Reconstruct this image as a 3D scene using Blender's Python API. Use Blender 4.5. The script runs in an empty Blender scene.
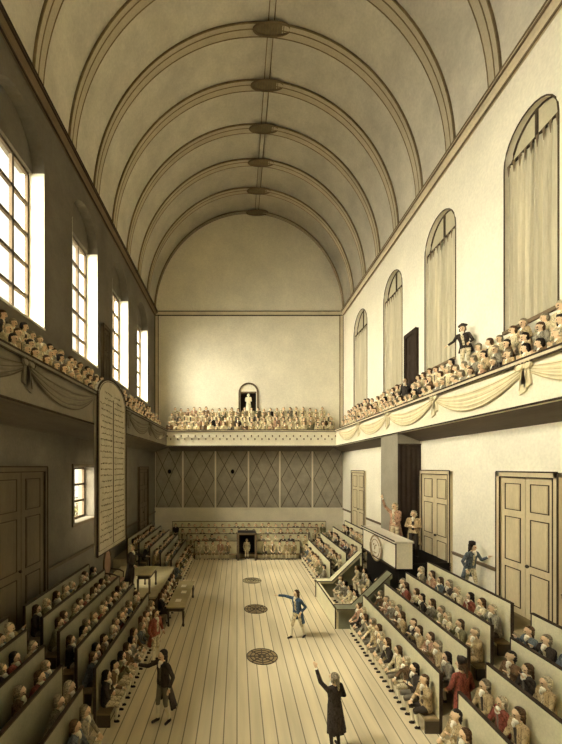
import bpy, math, random
import numpy as np
from mathutils import Vector, Matrix
R = random.Random(7)
sc = bpy.context.scene
COL = sc.collection
PI = math.pi

# ------------------------------------------------------------------ hall dimensions
XL, XR, YB, Y0 = -6.34, 8.2, 28.4, -5.0
EYE = 6.2
F = 367.0
ZC = 18.1                      # cornice / springing of the vault
VCX, VA, VB = (XL + XR) / 2, (XR - XL) / 2, 7.7
GXR, GXL, GYB = 7.15, -5.08, 26.5      # gallery fronts
GZ0, GZ1 = EYE + 1.5, EYE + 2.58       # parapet bottom and top

# ------------------------------------------------------------------ materials
def lin(c):
    return tuple(((v / 255) / 12.92 if v / 255 <= .04045 else ((v / 255 + .055) / 1.055) ** 2.4) for v in c)

def mat(name, rgb, rough=.9, mottle=.14, scale=.8, grain=.06, spec=.2, stretch=None, scrib=0, scrib_scale=9):
    m = bpy.data.materials.new(name); m.use_nodes = True
    nt = m.node_tree; n = nt.nodes; L = nt.links
    b = n['Principled BSDF']; b.inputs['Roughness'].default_value = rough
    b.inputs['Specular IOR Level'].default_value = spec
    c = lin(rgb)
    tc = n.new('ShaderNodeTexCoord'); mp = n.new('ShaderNodeMapping')
    if stretch: mp.inputs['Scale'].default_value = stretch
    L.new(tc.outputs['Object'], mp.inputs['Vector'])
    n1 = n.new('ShaderNodeTexNoise'); n1.inputs['Scale'].default_value = scale; n1.inputs['Detail'].default_value = 6
    n1.inputs['Roughness'].default_value = .65
    n2 = n.new('ShaderNodeTexNoise'); n2.inputs['Scale'].default_value = scale * 22; n2.inputs['Detail'].default_value = 3
    L.new(mp.outputs[0], n1.inputs['Vector']); L.new(mp.outputs[0], n2.inputs['Vector'])
    def rng(src, amt):
        r = n.new('ShaderNodeMapRange'); r.inputs['From Min'].default_value = .3; r.inputs['From Max'].default_value = .7
        r.inputs['To Min'].default_value = 1 - amt; r.inputs['To Max'].default_value = 1 + amt
        L.new(src, r.inputs['Value']); return r.outputs[0]
    mu = n.new('ShaderNodeMath'); mu.operation = 'MULTIPLY'
    L.new(rng(n1.outputs['Fac'], mottle), mu.inputs[0]); L.new(rng(n2.outputs['Fac'], grain), mu.inputs[1])
    vm = n.new('ShaderNodeVectorMath'); vm.operation = 'SCALE'; vm.inputs[0].default_value = c
    fac = mu.outputs[0]
    if scrib:      # fine dark pen-like veins of the drawn cloth
        n3 = n.new('ShaderNodeTexNoise'); n3.inputs['Scale'].default_value = scrib_scale; n3.inputs['Detail'].default_value = 2; n3.inputs['Distortion'].default_value = .6
        L.new(mp.outputs[0], n3.inputs['Vector'])
        a = n.new('ShaderNodeMath'); a.operation = 'SUBTRACT'; L.new(n3.outputs['Fac'], a.inputs[0]); a.inputs[1].default_value = .5
        a2 = n.new('ShaderNodeMath'); a2.operation = 'ABSOLUTE'; L.new(a.outputs[0], a2.inputs[0])
        r = n.new('ShaderNodeMapRange'); r.inputs['From Min'].default_value = .012; r.inputs['From Max'].default_value = .05
        r.inputs['To Min'].default_value = 1 - scrib; r.inputs['To Max'].default_value = 1; L.new(a2.outputs[0], r.inputs['Value'])
        m2 = n.new('ShaderNodeMath'); m2.operation = 'MULTIPLY'; L.new(fac, m2.inputs[0]); L.new(r.outputs[0], m2.inputs[1]); fac = m2.outputs[0]
    L.new(fac, vm.inputs['Scale'])
    L.new(vm.outputs[0], b.inputs['Base Color'])
    m.diffuse_color = (*c, 1)
    return m

M = {}
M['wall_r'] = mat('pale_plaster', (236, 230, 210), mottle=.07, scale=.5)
M['wall_l'] = mat('grey_stone_plaster', (108, 102, 90), mottle=.2, scale=.6)  # left wall's shade put into a darker copy of the plaster
M['wall_b'] = mat('cream_plaster', (230, 224, 204), mottle=.09, scale=.5)
M['vault'] = mat('vault_plaster', (208, 202, 186), mottle=.17, scale=.5)
M['rib'] = mat('rib_plaster', (190, 179, 154), mottle=.1)
M['ink'] = mat('dark_moulding', (62, 50, 38), mottle=.3, scale=6)
M['rib_line'] = mat('rib_line', (128, 112, 84), mottle=.25, scale=5)
M['vent'] = mat('vent_grey', (120, 108, 84), mottle=.2, scale=4)
M['cornice'] = mat('cornice_wood', (210, 197, 168), mottle=.15)
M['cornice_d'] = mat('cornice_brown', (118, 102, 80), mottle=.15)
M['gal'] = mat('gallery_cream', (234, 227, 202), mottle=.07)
M['gal_l'] = mat('gallery_grey', (132, 125, 109), mottle=.15)  # gallery cream darkened: shade of the left front is in the colour
M['soffit'] = mat('soffit_wood', (112, 104, 94), mottle=.2, scale=1.2, stretch=(1, .15, 1))  # unlit underside: its shade is put into the wood colour
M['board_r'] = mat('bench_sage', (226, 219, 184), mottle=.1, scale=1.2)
M['board_l'] = mat('bench_olive', (146, 141, 118), mottle=.16, scale=1.2)  # darker copy of the sage boards, left-side shade painted in
M['seat'] = mat('bench_seat_wood', (150, 132, 98), mottle=.15, scale=2)
M['tier'] = mat('tier_wood', (150, 138, 108), mottle=.2, scale=1.5)
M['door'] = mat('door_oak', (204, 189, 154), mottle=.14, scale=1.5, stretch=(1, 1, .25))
M['door_l'] = mat('door_walnut', (98, 88, 72), mottle=.2, scale=1.5, stretch=(1, 1, .25))  # oak darkened so the colour carries the left side's shade
M['dark'] = mat('dark_cloth', (58, 48, 40), mottle=.25, scale=2)
M['black'] = mat('black_void_cloth', (30, 26, 23), mottle=.2)
M['pier'] = mat('grey_stone', (150, 143, 126), mottle=.15)
M['panel'] = mat('grey_hanging', (160, 153, 137), mottle=.22, scale=1.2)
M['strip'] = mat('pale_batten', (226, 219, 198), mottle=.1)
M['curtain'] = mat('curtain_linen', (196, 188, 162), mottle=.25, scale=1.2, stretch=(3, 3, .2))
M['lunette'] = mat('frosted_glass', (196, 188, 158), rough=.35, mottle=.12, spec=.5)
M['tablet'] = mat('tablet_stone', (182, 173, 152), mottle=.18, scale=1.5)
M['box'] = mat('box_greygreen', (128, 128, 106), mottle=.16, scale=1.2)
M['white'] = mat('white_paint', (238, 232, 208), mottle=.06)
M['paper'] = mat('paper', (236, 230, 208), mottle=.05)
M['iron'] = mat('grate_iron', (74, 64, 50), mottle=.25, scale=5, rough=.6)
M['table'] = mat('table_wood', (170, 158, 122), mottle=.15, scale=2)
M['table_d'] = mat('table_dark', (84, 74, 60), mottle=.2, scale=2)
M['rose'] = mat('rose_upholstery', (172, 138, 116), mottle=.12, scale=4)
M['leaf'] = mat('shrub_leaf', (96, 98, 66), mottle=.3, scale=4)
M['frame'] = mat('window_wood', (84, 72, 56), mottle=.15, scale=3)
M['skin'] = mat('skin', (226, 196, 158), rough=.7, mottle=.08, scale=6)
M['ink2'] = mat('eye_dark', (40, 30, 24), mottle=.1)
M['stock'] = mat('stocking', (226, 217, 190), mottle=.1, scale=5)
M['shoe'] = mat('shoe_leather', (44, 36, 30), rough=.5, mottle=.2, scale=5)
M['fold0'] = mat('emblem_brown', (158, 142, 110), mottle=.2, scale=5)
M['cravat'] = mat('cravat_linen', (242, 236, 216), mottle=.06, scale=6)
COATS = {'cream': (220, 206, 166), 'tan': (184, 162, 122), 'grey': (146, 139, 120), 'slate blue': (104, 112, 116),
         'brown': (116, 92, 66), 'red': (150, 84, 68), 'dark': (62, 54, 48), 'olive': (124, 118, 86), 'rose': (186, 148, 120), 'blue': (76, 96, 116)}
for k, v in COATS.items():
    M['coat_' + k] = mat('coat_' + k.replace(' ', '_'), v, mottle=.3, scale=9, grain=.2, stretch=(1.6, 1.6, .8), scrib=.55, scrib_scale=10)
M['br_cream'] = mat('breeches_cream', (214, 200, 164), mottle=.2, scale=7, scrib=.55, scrib_scale=8)
M['br_grey'] = mat('breeches_grey', (120, 112, 96), mottle=.2, scale=7)
M['br_dark'] = mat('breeches_dark', (66, 58, 50), mottle=.2, scale=7)
HAIRS = {'white': (206, 193, 160), 'grey': (146, 134, 110), 'brown': (92, 70, 48), 'dark': (46, 37, 31)}
for k, v in HAIRS.items(): M['hair_' + k] = mat('hair_' + k, v, mottle=.35, scale=14, grain=.25, scrib=.6, scrib_scale=16)

def floor_mat():
    m = bpy.data.materials.new('plank_floor'); m.use_nodes = True
    nt = m.node_tree; n = nt.nodes; L = nt.links; b = n['Principled BSDF']
    b.inputs['Roughness'].default_value = .75; b.inputs['Specular IOR Level'].default_value = .2
    g = n.new('ShaderNodeTexCoord'); sp = n.new('ShaderNodeSeparateXYZ'); L.new(g.outputs['Object'], sp.inputs[0])
    def math_(op, a, bb=None, c=None):
        k = n.new('ShaderNodeMath'); k.operation = op
        for i, v in enumerate((a, bb, c)):
            if v is None: continue
            if isinstance(v, (int, float)): k.inputs[i].default_value = v
            else: L.new(v, k.inputs[i])
        return k.outputs[0]
    q = math_('DIVIDE', sp.outputs['X'], .31)
    fl = math_('FLOOR', q); fr = math_('FRACT', q)
    edge = math_('MINIMUM', fr, math_('SUBTRACT', 1, fr))
    line = math_('LESS_THAN', edge, .045)
    wn = n.new('ShaderNodeTexWhiteNoise'); wn.noise_dimensions = '1D'; L.new(fl, wn.inputs['W'])
    # cross joints, staggered from plank to plank
    qy = math_('ADD', math_('DIVIDE', sp.outputs['Y'], 5.2), math_('MULTIPLY', wn.outputs['Value'], 7.3))
    fy = math_('FRACT', qy); joint = math_('LESS_THAN', fy, .0)
    mp = n.new('ShaderNodeMapping'); mp.inputs['Scale'].default_value = (3, .25, 1); L.new(g.outputs['Object'], mp.inputs[0])
    no = n.new('ShaderNodeTexNoise'); no.inputs['Scale'].default_value = 1.6; no.inputs['Detail'].default_value = 6; L.new(mp.outputs[0], no.inputs['Vector'])
    v = math_('ADD', math_('MULTIPLY', wn.outputs['Value'], .12), math_('MULTIPLY', no.outputs['Fac'], .45))
    v = math_('ADD', v, .70)
    v = math_('MULTIPLY', v, math_('SUBTRACT', 1, math_('MULTIPLY', math_('MAXIMUM', line, joint), .62)))
    vm = n.new('ShaderNodeVectorMath'); vm.operation = 'SCALE'; vm.inputs[0].default_value = lin((216, 202, 168)); L.new(v, vm.inputs['Scale'])
    L.new(vm.outputs[0], b.inputs['Base Color'])
    return m
M['floor'] = floor_mat()

def glass_mat():
    m = bpy.data.materials.new('window_glass'); m.use_nodes = True
    nt = m.node_tree; n = nt.nodes; L = nt.links
    n.remove(n['Principled BSDF'])
    t = n.new('ShaderNodeBsdfTransparent'); t.inputs[0].default_value = (.97, .96, .92, 1)
    g = n.new('ShaderNodeBsdfGlossy'); g.inputs['Roughness'].default_value = .08
    no = n.new('ShaderNodeTexNoise'); no.inputs['Scale'].default_value = 3
    mr = n.new('ShaderNodeMapRange'); mr.inputs['To Min'].default_value = .03; mr.inputs['To Max'].default_value = .09
    L.new(no.outputs['Fac'], mr.inputs['Value'])
    mx = n.new('ShaderNodeMixShader'); L.new(mr.outputs[0], mx.inputs[0])
    L.new(t.outputs[0], mx.inputs[1]); L.new(g.outputs[0], mx.inputs[2]); L.new(mx.outputs[0], n['Material Output'].inputs[0])
    return m
M['glass'] = glass_mat()

# ------------------------------------------------------------------ mesh helpers
class MB:
    def __init__(s): s.v = []; s.f = []; s.m = []
    def add(s, vs, fs, mi=0):
        o = len(s.v); s.v += [tuple(v) for v in vs]; s.f += [tuple(o + i for i in f) for f in fs]; s.m += [mi] * len(fs); return s
    def box(s, x0, x1, y0, y1, z0, z1, mi=0):
        x0, x1 = min(x0, x1), max(x0, x1); y0, y1 = min(y0, y1), max(y0, y1); z0, z1 = min(z0, z1), max(z0, z1)
        return s.add([(x0, y0, z0), (x1, y0, z0), (x1, y1, z0), (x0, y1, z0), (x0, y0, z1), (x1, y0, z1), (x1, y1, z1), (x0, y1, z1)],
                     [(3, 2, 1, 0), (4, 5, 6, 7), (0, 1, 5, 4), (1, 2, 6, 5), (2, 3, 7, 6), (3, 0, 4, 7)], mi)
    def prism(s, poly, ax, a, b, mi=0):
        """poly in the plane normal to axis ax; (x: (y,z)), (y: (x,z)), (z: (x,y))"""
        def P(u, w, t): return {'x': (t, u, w), 'y': (u, t, w), 'z': (u, w, t)}[ax]
        n = len(poly)
        vs = [P(u, w, a) for u, w in poly] + [P(u, w, b) for u, w in poly]
        fs = [tuple(range(n)), tuple(range(2 * n - 1, n - 1, -1))] + [(i, i + n, (i + 1) % n + n, (i + 1) % n) for i in range(n)]
        return s.add(vs, fs, mi)
    def tube(s, pts, r, seg=8, mi=0, closed=False):
        pts = [Vector(p) for p in pts]; n = len(pts); vs = []; rr = r if isinstance(r, (list, tuple)) else [r] * n
        for i, p in enumerate(pts):
            if closed: d = pts[(i + 1) % n] - pts[i - 1]
            else: d = pts[min(i + 1, n - 1)] - pts[max(i - 1, 0)]
            d.normalize(); u = d.orthogonal() if abs(d.z) > .95 else d.cross(Vector((0, 0, 1))); u.normalize(); w = d.cross(u)
            if abs(d.z) > .95: u = Vector((1, 0, 0)); w = d.cross(u).normalized(); u = w.cross(d)
            vs += [p + (u * math.cos(2 * PI * k / seg) + w * math.sin(2 * PI * k / seg)) * rr[i] for k in range(seg)]
        fs = []
        for i in range(n if closed else n - 1):
            j = (i + 1) % n
            fs += [(i * seg + k, i * seg + (k + 1) % seg, j * seg + (k + 1) % seg, j * seg + k) for k in range(seg)]
        if not closed: fs += [tuple(range(seg - 1, -1, -1)), tuple(range((n - 1) * seg, n * seg))]
        return s.add(vs, fs, mi)
    def lathe(s, prof, c=(0, 0, 0), seg=16, mi=0, sx=1, sy=1):
        vs = []
        for r, z in prof: vs += [(c[0] + sx * r * math.cos(2 * PI * k / seg), c[1] + sy * r * math.sin(2 * PI * k / seg), c[2] + z) for k in range(seg)]
        fs = []
        for i in range(len(prof) - 1): fs += [(i * seg + k, i * seg + (k + 1) % seg, (i + 1) * seg + (k + 1) % seg, (i + 1) * seg + k) for k in range(seg)]
        fs += [tuple(range(seg - 1, -1, -1)), tuple(range((len(prof) - 1) * seg, len(prof) * seg))]
        return s.add(vs, fs, mi)
    def ball(s, c, rx, ry=None, rz=None, seg=10, rings=6, mi=0):
        ry = ry or rx; rz = rz or rx
        prof = [(max(math.sin(PI * i / rings), .02), -math.cos(PI * i / rings)) for i in range(rings + 1)]
        o = len(s.v); s.lathe(prof, (0, 0, 0), seg, mi)
        for i in range(o, len(s.v)):
            x, y, z = s.v[i]; s.v[i] = (c[0] + x * rx, c[1] + y * ry, c[2] + z * rz)
        return s
    def capsule(s, p0, p1, r0, r1, seg=10, mi=0):
        p0, p1 = Vector(p0), Vector(p1); d = p1 - p0; L = d.length
        d = d / L if L > 1e-6 else Vector((0, 0, 1)); u = d.orthogonal().normalized(); w = d.cross(u)
        vs = []; a = [-90, -60, -30, 0]
        rows = [(p0, r0, t) for t in a] + [(p1, r1, -t) for t in reversed(a)]
        for p, r, t in rows:
            rr = max(r * math.cos(math.radians(t)), r * .03); h = r * math.sin(math.radians(t))
            vs += [p + d * h + (u * math.cos(2 * PI * k / seg) + w * math.sin(2 * PI * k / seg)) * rr for k in range(seg)]
        n = len(rows)
        fs = [(i * seg + k, i * seg + (k + 1) % seg, (i + 1) * seg + (k + 1) % seg, (i + 1) * seg + k) for i in range(n - 1) for k in range(seg)]
        fs += [tuple(range(seg - 1, -1, -1)), tuple(range((n - 1) * seg, n * seg))]
        return s.add(vs, fs, mi)
    def mesh(s, name, mats, smooth=False):
        me = bpy.data.meshes.new(name); me.from_pydata(s.v, [], s.f); me.update()
        for m in (mats if isinstance(mats, (list, tuple)) else [mats]): me.materials.append(m)
        me.polygons.foreach_set('material_index', s.m)
        bm_fix(me)
        if smooth: me.polygons.foreach_set('use_smooth', [True] * len(me.polygons))
        return me
    def build(s, name, mats, parent=None, smooth=False, loc=None, bevel=0):
        o = bpy.data.objects.new(name, s.mesh(name, mats, smooth)); COL.objects.link(o)
        if parent: o.parent = parent
        if loc: o.location = loc
        if bevel:
            b = o.modifiers.new('bevel', 'BEVEL'); b.width = bevel; b.segments = 2; b.limit_method = 'ANGLE'
        return o

import bmesh
def bm_fix(me):
    bm = bmesh.new(); bm.from_mesh(me); bmesh.ops.recalc_face_normals(bm, faces=bm.faces[:]); bm.to_mesh(me); bm.free()

def tag(o, label=None, cat=None, group=None, kind=None):
    if label: o['label'] = label
    if cat: o['category'] = cat
    if group: o['group'] = group
    if kind: o['kind'] = kind
    return o
def empty(name, loc=(0, 0, 0), rz=0):
    e = bpy.data.objects.new(name, None); COL.objects.link(e); e.location = loc; e.rotation_euler = (0, 0, rz); e.empty_display_size = .2
    return e
def struct(o, label=None):
    o['kind'] = 'structure'
    if label: o['label'] = label
    return o
ORD = ['', 'first', 'second', 'third', 'fourth', 'fifth', 'sixth', 'seventh', 'eighth', 'ninth', 'tenth', 'eleventh', 'twelfth', 'thirteenth', 'fourteenth',
       'fifteenth', 'sixteenth', 'seventeenth', 'eighteenth', 'nineteenth', 'twentieth', 'twenty-first', 'twenty-second', 'twenty-third', 'twenty-fourth', 'twenty-fifth',
       'twenty-sixth', 'twenty-seventh', 'twenty-eighth', 'twenty-ninth', 'thirtieth', 'thirty-first', 'thirty-second', 'thirty-third', 'thirty-fourth', 'thirty-fifth',
       'thirty-sixth', 'thirty-seventh', 'thirty-eighth', 'thirty-ninth', 'fortieth']

# ------------------------------------------------------------------ walls with arched windows
WY_L = [(12.1 - 2.6 - 4.63 * k, 12.1 - 4.63 * k) for k in (3, 2, 1, 0)] + [(14.13, 16.7), (18.7, 21.4), (23.35, 26.0)]
WY_R = [(9.35 - 4.63 * k, 11.25 - 4.63 * k) for k in (2, 1, 0)] + [(13.75, 16.0), (18.2, 20.5), (23.1, 25.7)]
SILL_L, SPR_L = EYE + 4.5, EYE + 9.65
SILL_R, SPR_R = EYE + 4.1, EYE + 9.1
LOWWIN = (14.2, 16.5, 4.0, 6.2)
def arch_pts(ya, yb, zs, n=14, rise=None):
    c, r = (ya + yb) / 2, (yb - ya) / 2; rise = rise or r
    return [(c + r * math.cos(PI * i / n), zs + rise * math.sin(PI * i / n)) for i in range(n + 1)]
def wall_with_windows(name, xa, xb, wins, sill, spr, top, m, arched=True, low=None):
    w = MB()
    if low:
        w.box(xa, xb, Y0, low[0], 0, sill); w.box(xa, xb, low[1], YB, 0, sill)
        w.box(xa, xb, low[0], low[1], 0, low[2]); w.box(xa, xb, low[0], low[1], low[3], sill)
    else: w.box(xa, xb, Y0, YB, 0, sill)
    e = [Y0] + [v for p in wins for v in p] + [YB]
    for i in range(0, len(e), 2): w.box(xa, xb, e[i], e[i + 1], sill, spr)
    mids = [Y0] + [(wins[i][1] + wins[i + 1][0]) / 2 for i in range(len(wins) - 1)] + [YB]
    for i, (a, b) in enumerate(wins):
        if arched: poly = [(mids[i], spr), (a, spr)] + list(reversed(arch_pts(a, b, spr)))[1:-1] + [(b, spr), (mids[i + 1], spr), (mids[i + 1], top), (mids[i], top)]
        else: poly = [(mids[i], spr), (mids[i + 1], spr), (mids[i + 1], top), (mids[i], top)]
        w.prism(poly, 'x', xa, xb)
    return struct(w.build(name, m))
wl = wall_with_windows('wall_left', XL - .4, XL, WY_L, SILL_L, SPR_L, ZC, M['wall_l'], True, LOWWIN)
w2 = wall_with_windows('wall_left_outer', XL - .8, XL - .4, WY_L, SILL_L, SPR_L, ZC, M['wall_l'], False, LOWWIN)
wall_with_windows('wall_right', XR, XR + .3, WY_R, SILL_R, SPR_R, ZC, M['wall_r'])
struct(MB().box(XR + .3, XR + .6, Y0, YB, 0, ZC).build('wall_right_outer', M['wall_r']))
# back wall with niche opening
NX0, NX1, NZ0, NZ1 = .28, 1.5, EYE + 3.75, EYE + 5.75
bw = MB()
bw.box(XL - .8, NX0, YB, YB + .6, 0, ZC); bw.box(NX1, XR + .6, YB, YB + .6, 0, ZC)
bw.box(NX0, NX1, YB, YB + .6, 0, NZ0)
nc = (NX0 + NX1) / 2; nr = (NX1 - NX0) / 2
arc = [(nc + nr * math.cos(PI * i / 12), NZ1 + nr * math.sin(PI * i / 12)) for i in range(13)]
bw.prism([(NX0, NZ1)] + list(reversed(arc))[1:-1] + [(NX1, NZ1), (NX1, ZC), (NX0, ZC)], 'y', YB, YB + .6)
top = [(VCX + (VA + .3) * math.cos(PI * i / 40), ZC + (VB + .3) * math.sin(PI * i / 40)) for i in range(41)]
bw.prism(top, 'y', YB, YB + .6)
struct(bw.build('wall_back', M['wall_b']))
# wall behind the viewer
fw = MB().box(XL - .8, XR + .6, Y0 - .4, Y0, 0, ZC); fw.prism(top, 'y', Y0 - .4, Y0); struct(fw.build('wall_front', M['wall_b']))
# floor
struct(MB().box(XL - .8, XR + .6, Y0, YB + .6, -.3, 0).build('floor', M['floor']))
# barrel vault
def vault_pt(t, off=0): return (VCX + (VA + off) * math.cos(t), ZC + (VB + off) * math.sin(t))
NV = 64
inner = [vault_pt(PI * i / NV) for i in range(NV + 1)]; outer = [vault_pt(PI * i / NV, .35) for i in range(NV + 1)]
vm = MB(); n = NV + 1
vm.add([(x, Y0, z) for x, z in inner] + [(x, YB, z) for x, z in inner] + [(x, Y0, z) for x, z in outer] + [(x, YB, z) for x, z in outer],
       [(i, i + 1, n + i + 1, n + i) for i in range(NV)] + [(2 * n + i, 3 * n + i, 3 * n + i + 1, 2 * n + i + 1) for i in range(NV)] +
       [(i, 2 * n + i, 2 * n + i + 1, i + 1) for i in range(NV)] + [(n + i, n + i + 1, 3 * n + i + 1, 3 * n + i) for i in range(NV)] +
       [(0, n, 3 * n, 2 * n), (NV, 2 * n + NV, 3 * n + NV, n + NV)])
struct(vm.build('ceiling', M['vault'], smooth=False))
bpy.data.objects['ceiling'].data.polygons.foreach_set('use_smooth', [True] * (2 * NV) + [False] * (len(bpy.data.objects['ceiling'].data.polygons) - 2 * NV))
# ribs
tn = 0
RIBY = [28.15, 25.95, 23.55, 21.2, 18.8, 16.4, 14.0, 11.6, 9.2, 6.8]
def arch_band(mb, y0, y1, o0, o1, mi=0, t0=0.0, t1=PI, N=56):
    rows = []
    for i in range(N + 1):
        t = t0 + (t1 - t0) * i / N
        a = vault_pt(t, o0); b = vault_pt(t, o1)
        rows += [(a[0], y0, a[1]), (a[0], y1, a[1]), (b[0], y1, b[1]), (b[0], y0, b[1])]
    fs = []
    for i in range(N):
        p, q = 4 * i, 4 * i + 4
        fs += [(p + k, p + (k + 1) % 4, q + (k + 1) % 4, q + k) for k in range(4)]
    fs += [(3, 2, 1, 0), (4 * N, 4 * N + 1, 4 * N + 2, 4 * N + 3)]
    mb.add(rows, fs, mi)
for y in RIBY:
    tn += 1
    hw = .11 if y > 28 else .24
    rb = MB(); arch_band(rb, y - hw, y + hw, .02, -.07)
    o = struct(rb.build('trim_%d' % tn, M['rib']))
    ln = MB()
    for yy in (y - hw - .035, y - hw * .25, y + hw): arch_band(ln, yy, yy + .034, .0, -.084)
    ln.build('rib_moulding', M['rib_line'], o)
# ridge line along the vault
tn += 1
rg = MB(); zr = lambda x: ZC + VB * math.sqrt(max(0, 1 - ((x - VCX) / VA) ** 2))
for x in (1.36, 1.62): rg.box(x, x + .035, Y0, YB, zr(x) - .1, zr(x) + .05)
struct(rg.build('trim_%d' % tn, M['rib_line']))
# vents in the crown of the vault
for k, y in enumerate(RIBY[:7]):
    vx = 1.55; vz = zr(vx) - .13
    e = tag(empty('ceiling_vent', (vx, y - .12, vz)), 'dark oval vent grille on the crown of the vault, ' + ORD[7 - k] + ' from the viewer', 'vent', 'oval vents along the vault ridge')
    ring = MB(); ring.tube([(.82 * math.cos(2 * PI * i / 28), .27 * math.sin(2 * PI * i / 28), -.02) for i in range(28)], .05, 6, closed=True); ring.build('vent_frame', M['cornice_d'], e, True)
    MB().lathe([(.8, 0), (.8, .03), (.78, .05)], seg=28, sy=.32).build('grille', M['vent'], e)
    g = MB()
    for j in range(-5, 6):
        hl = .24 * math.sqrt(1 - (j / 6) ** 2); g.box(j * .13 - .02, j * .13 + .02, -hl, hl, -.03, .01)
    g.build('slat', M['rib_line'], e)
# cornices and corner strips
def trim(mb, m):
    global tn
    tn += 1
    return struct(mb.build('trim_%d' % tn, m))
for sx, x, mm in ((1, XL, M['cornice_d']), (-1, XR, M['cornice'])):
    o = trim(MB().prism([(x, ZC - .3), (x + sx * .08, ZC - .3), (x + sx * .11, ZC - .14), (x + sx * .24, ZC - .04), (x + sx * .24, ZC + .08), (x, ZC + .14)], 'y', Y0, YB), mm)
    l = MB()
    for dx, dz in ((.245, .07), (.245, -.05), (.09, -.29)): l.box(x + sx * dx - .025, x + sx * dx + .025, Y0, YB - .3, ZC + dz - .035, ZC + dz + .015)
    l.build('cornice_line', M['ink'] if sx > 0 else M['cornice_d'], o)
o = trim(MB().box(XL, XR, YB - .16, YB, ZC - .22, ZC + .1), M['cornice'])
MB().box(XL, XR, YB - .19, YB - .1, ZC - .25, ZC - .2).box(XL, XR, YB - .2, YB - .1, ZC + .06, ZC + .11).build('cornice_line', M['ink'], o)
for x0, x1 in ((XL, XL + .3), (XR - .3, XR)):
    o = trim(MB().box(x0, x1, YB - .14, YB, GZ1, ZC - .22), M['cornice'])
    MB().box(x0 - .0, x0 + .05, YB - .16, YB - .12, GZ1, ZC - .22).box(x1 - .05, x1, YB - .16, YB - .12, GZ1, ZC - .22).build('corner_line', M['ink'], o)

# ------------------------------------------------------------------ windows
wi = 0
def cells(mb, x, d, y0, y1, z0, z1, ny, nz, t=.05):
    for i in range(ny + 1):
        yy = y0 + (y1 - y0) * i / ny; mb.box(x - d, x + d, yy - t, yy + t, z0, z1)
    for j in range(nz + 1):
        zz = z0 + (z1 - z0) * j / nz; mb.box(x - d, x + d, y0, y1, zz - t, zz + t)
for a, b in WY_L:
    wi += 1
    e = struct(empty('window_%d' % wi, (XL - .55, (a + b) / 2, SILL_L)), 'tall many-paned window in the shaded left wall')
    fr = MB(); cells(fr, 0, .05, -(b - a) / 2 + .06, (b - a) / 2 - .06, .05, SPR_L - SILL_L - .05, 3, 5, .05)
    fr.build('window_frame', M['frame'], e)
    MB().box(-.012, .012, -(b - a) / 2 + .02, (b - a) / 2 - .02, .02, SPR_L - SILL_L - .02).build('pane', M['glass'], e)
    MB().box(-.2, .58, -(b - a) / 2 - .0, (b - a) / 2 + .0, -.01, .05).build('window_sill', M['wall_b'], e)
    for q in (-1, 1): MB().box(-.24, .545, q * (b - a) / 2, q * ((b - a) / 2 - .025), .05, SPR_L - SILL_L).build('window_lining', M['white'], e)  # pale reveals and sill: sunlight put into their colour
a, b, z0, z1 = LOWWIN
wi += 1
e = struct(empty('window_%d' % wi, (XL - .55, (a + b) / 2, z0)), 'low paned window under the left gallery')
fr = MB(); cells(fr, 0, .05, -(b - a) / 2 + .05, (b - a) / 2 - .05, .05, z1 - z0 - .05, 2, 3, .045); fr.build('window_frame', M['frame'], e)
MB().box(-.012, .012, -(b - a) / 2, (b - a) / 2, 0, z1 - z0).build('pane', M['glass'], e)
fr = MB()
for y0, y1, zz0, zz1 in ((a - .12, a, z0 - .12, z1 + .12), (b, b + .12, z0 - .12, z1 + .12), (a, b, z0 - .12, z0), (a, b, z1, z1 + .12)):
    fr.box(.52, .61, y0 - (a + b) / 2, y1 - (a + b) / 2, zz0 - z0, zz1 - z0)
fr.build('window_frame', M['door_l'], e)
# shrub outside that low window
sh = empty('garden_shrub', (XL - 1.9, 18.9, 2.4)); tag(sh, 'small dark leafy shrub outside the low window under the left gallery', 'shrub')
lf = MB()
for k in range(160):
    u = Vector((R.gauss(0, .22), R.gauss(0, .7), abs(R.gauss(1.3, .5)))); d = Vector((R.uniform(-1, 1), R.uniform(-1, 1), R.uniform(-.2, 1))).normalized() * .16
    s_ = d.orthogonal().normalized() * .05; lf.add([u - d, u + s_, u + d, u - s_], [(0, 1, 2, 3)])
lf.build('foliage', M['leaf'], sh)
st = MB()
for k in range(6): st.tube([(0, 0, 0), (R.uniform(-.1, .1), R.uniform(-.3, .3), 1), (R.uniform(-.2, .2), R.uniform(-.6, .6), 2)], [.04, .03, .015], 6)
st.build('stem', M['frame'], sh)
struct(MB().box(XL - 3.5, XL - .8, Y0, YB, 2.2, 2.4).build('ground_terrace', M['tier']))
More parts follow.
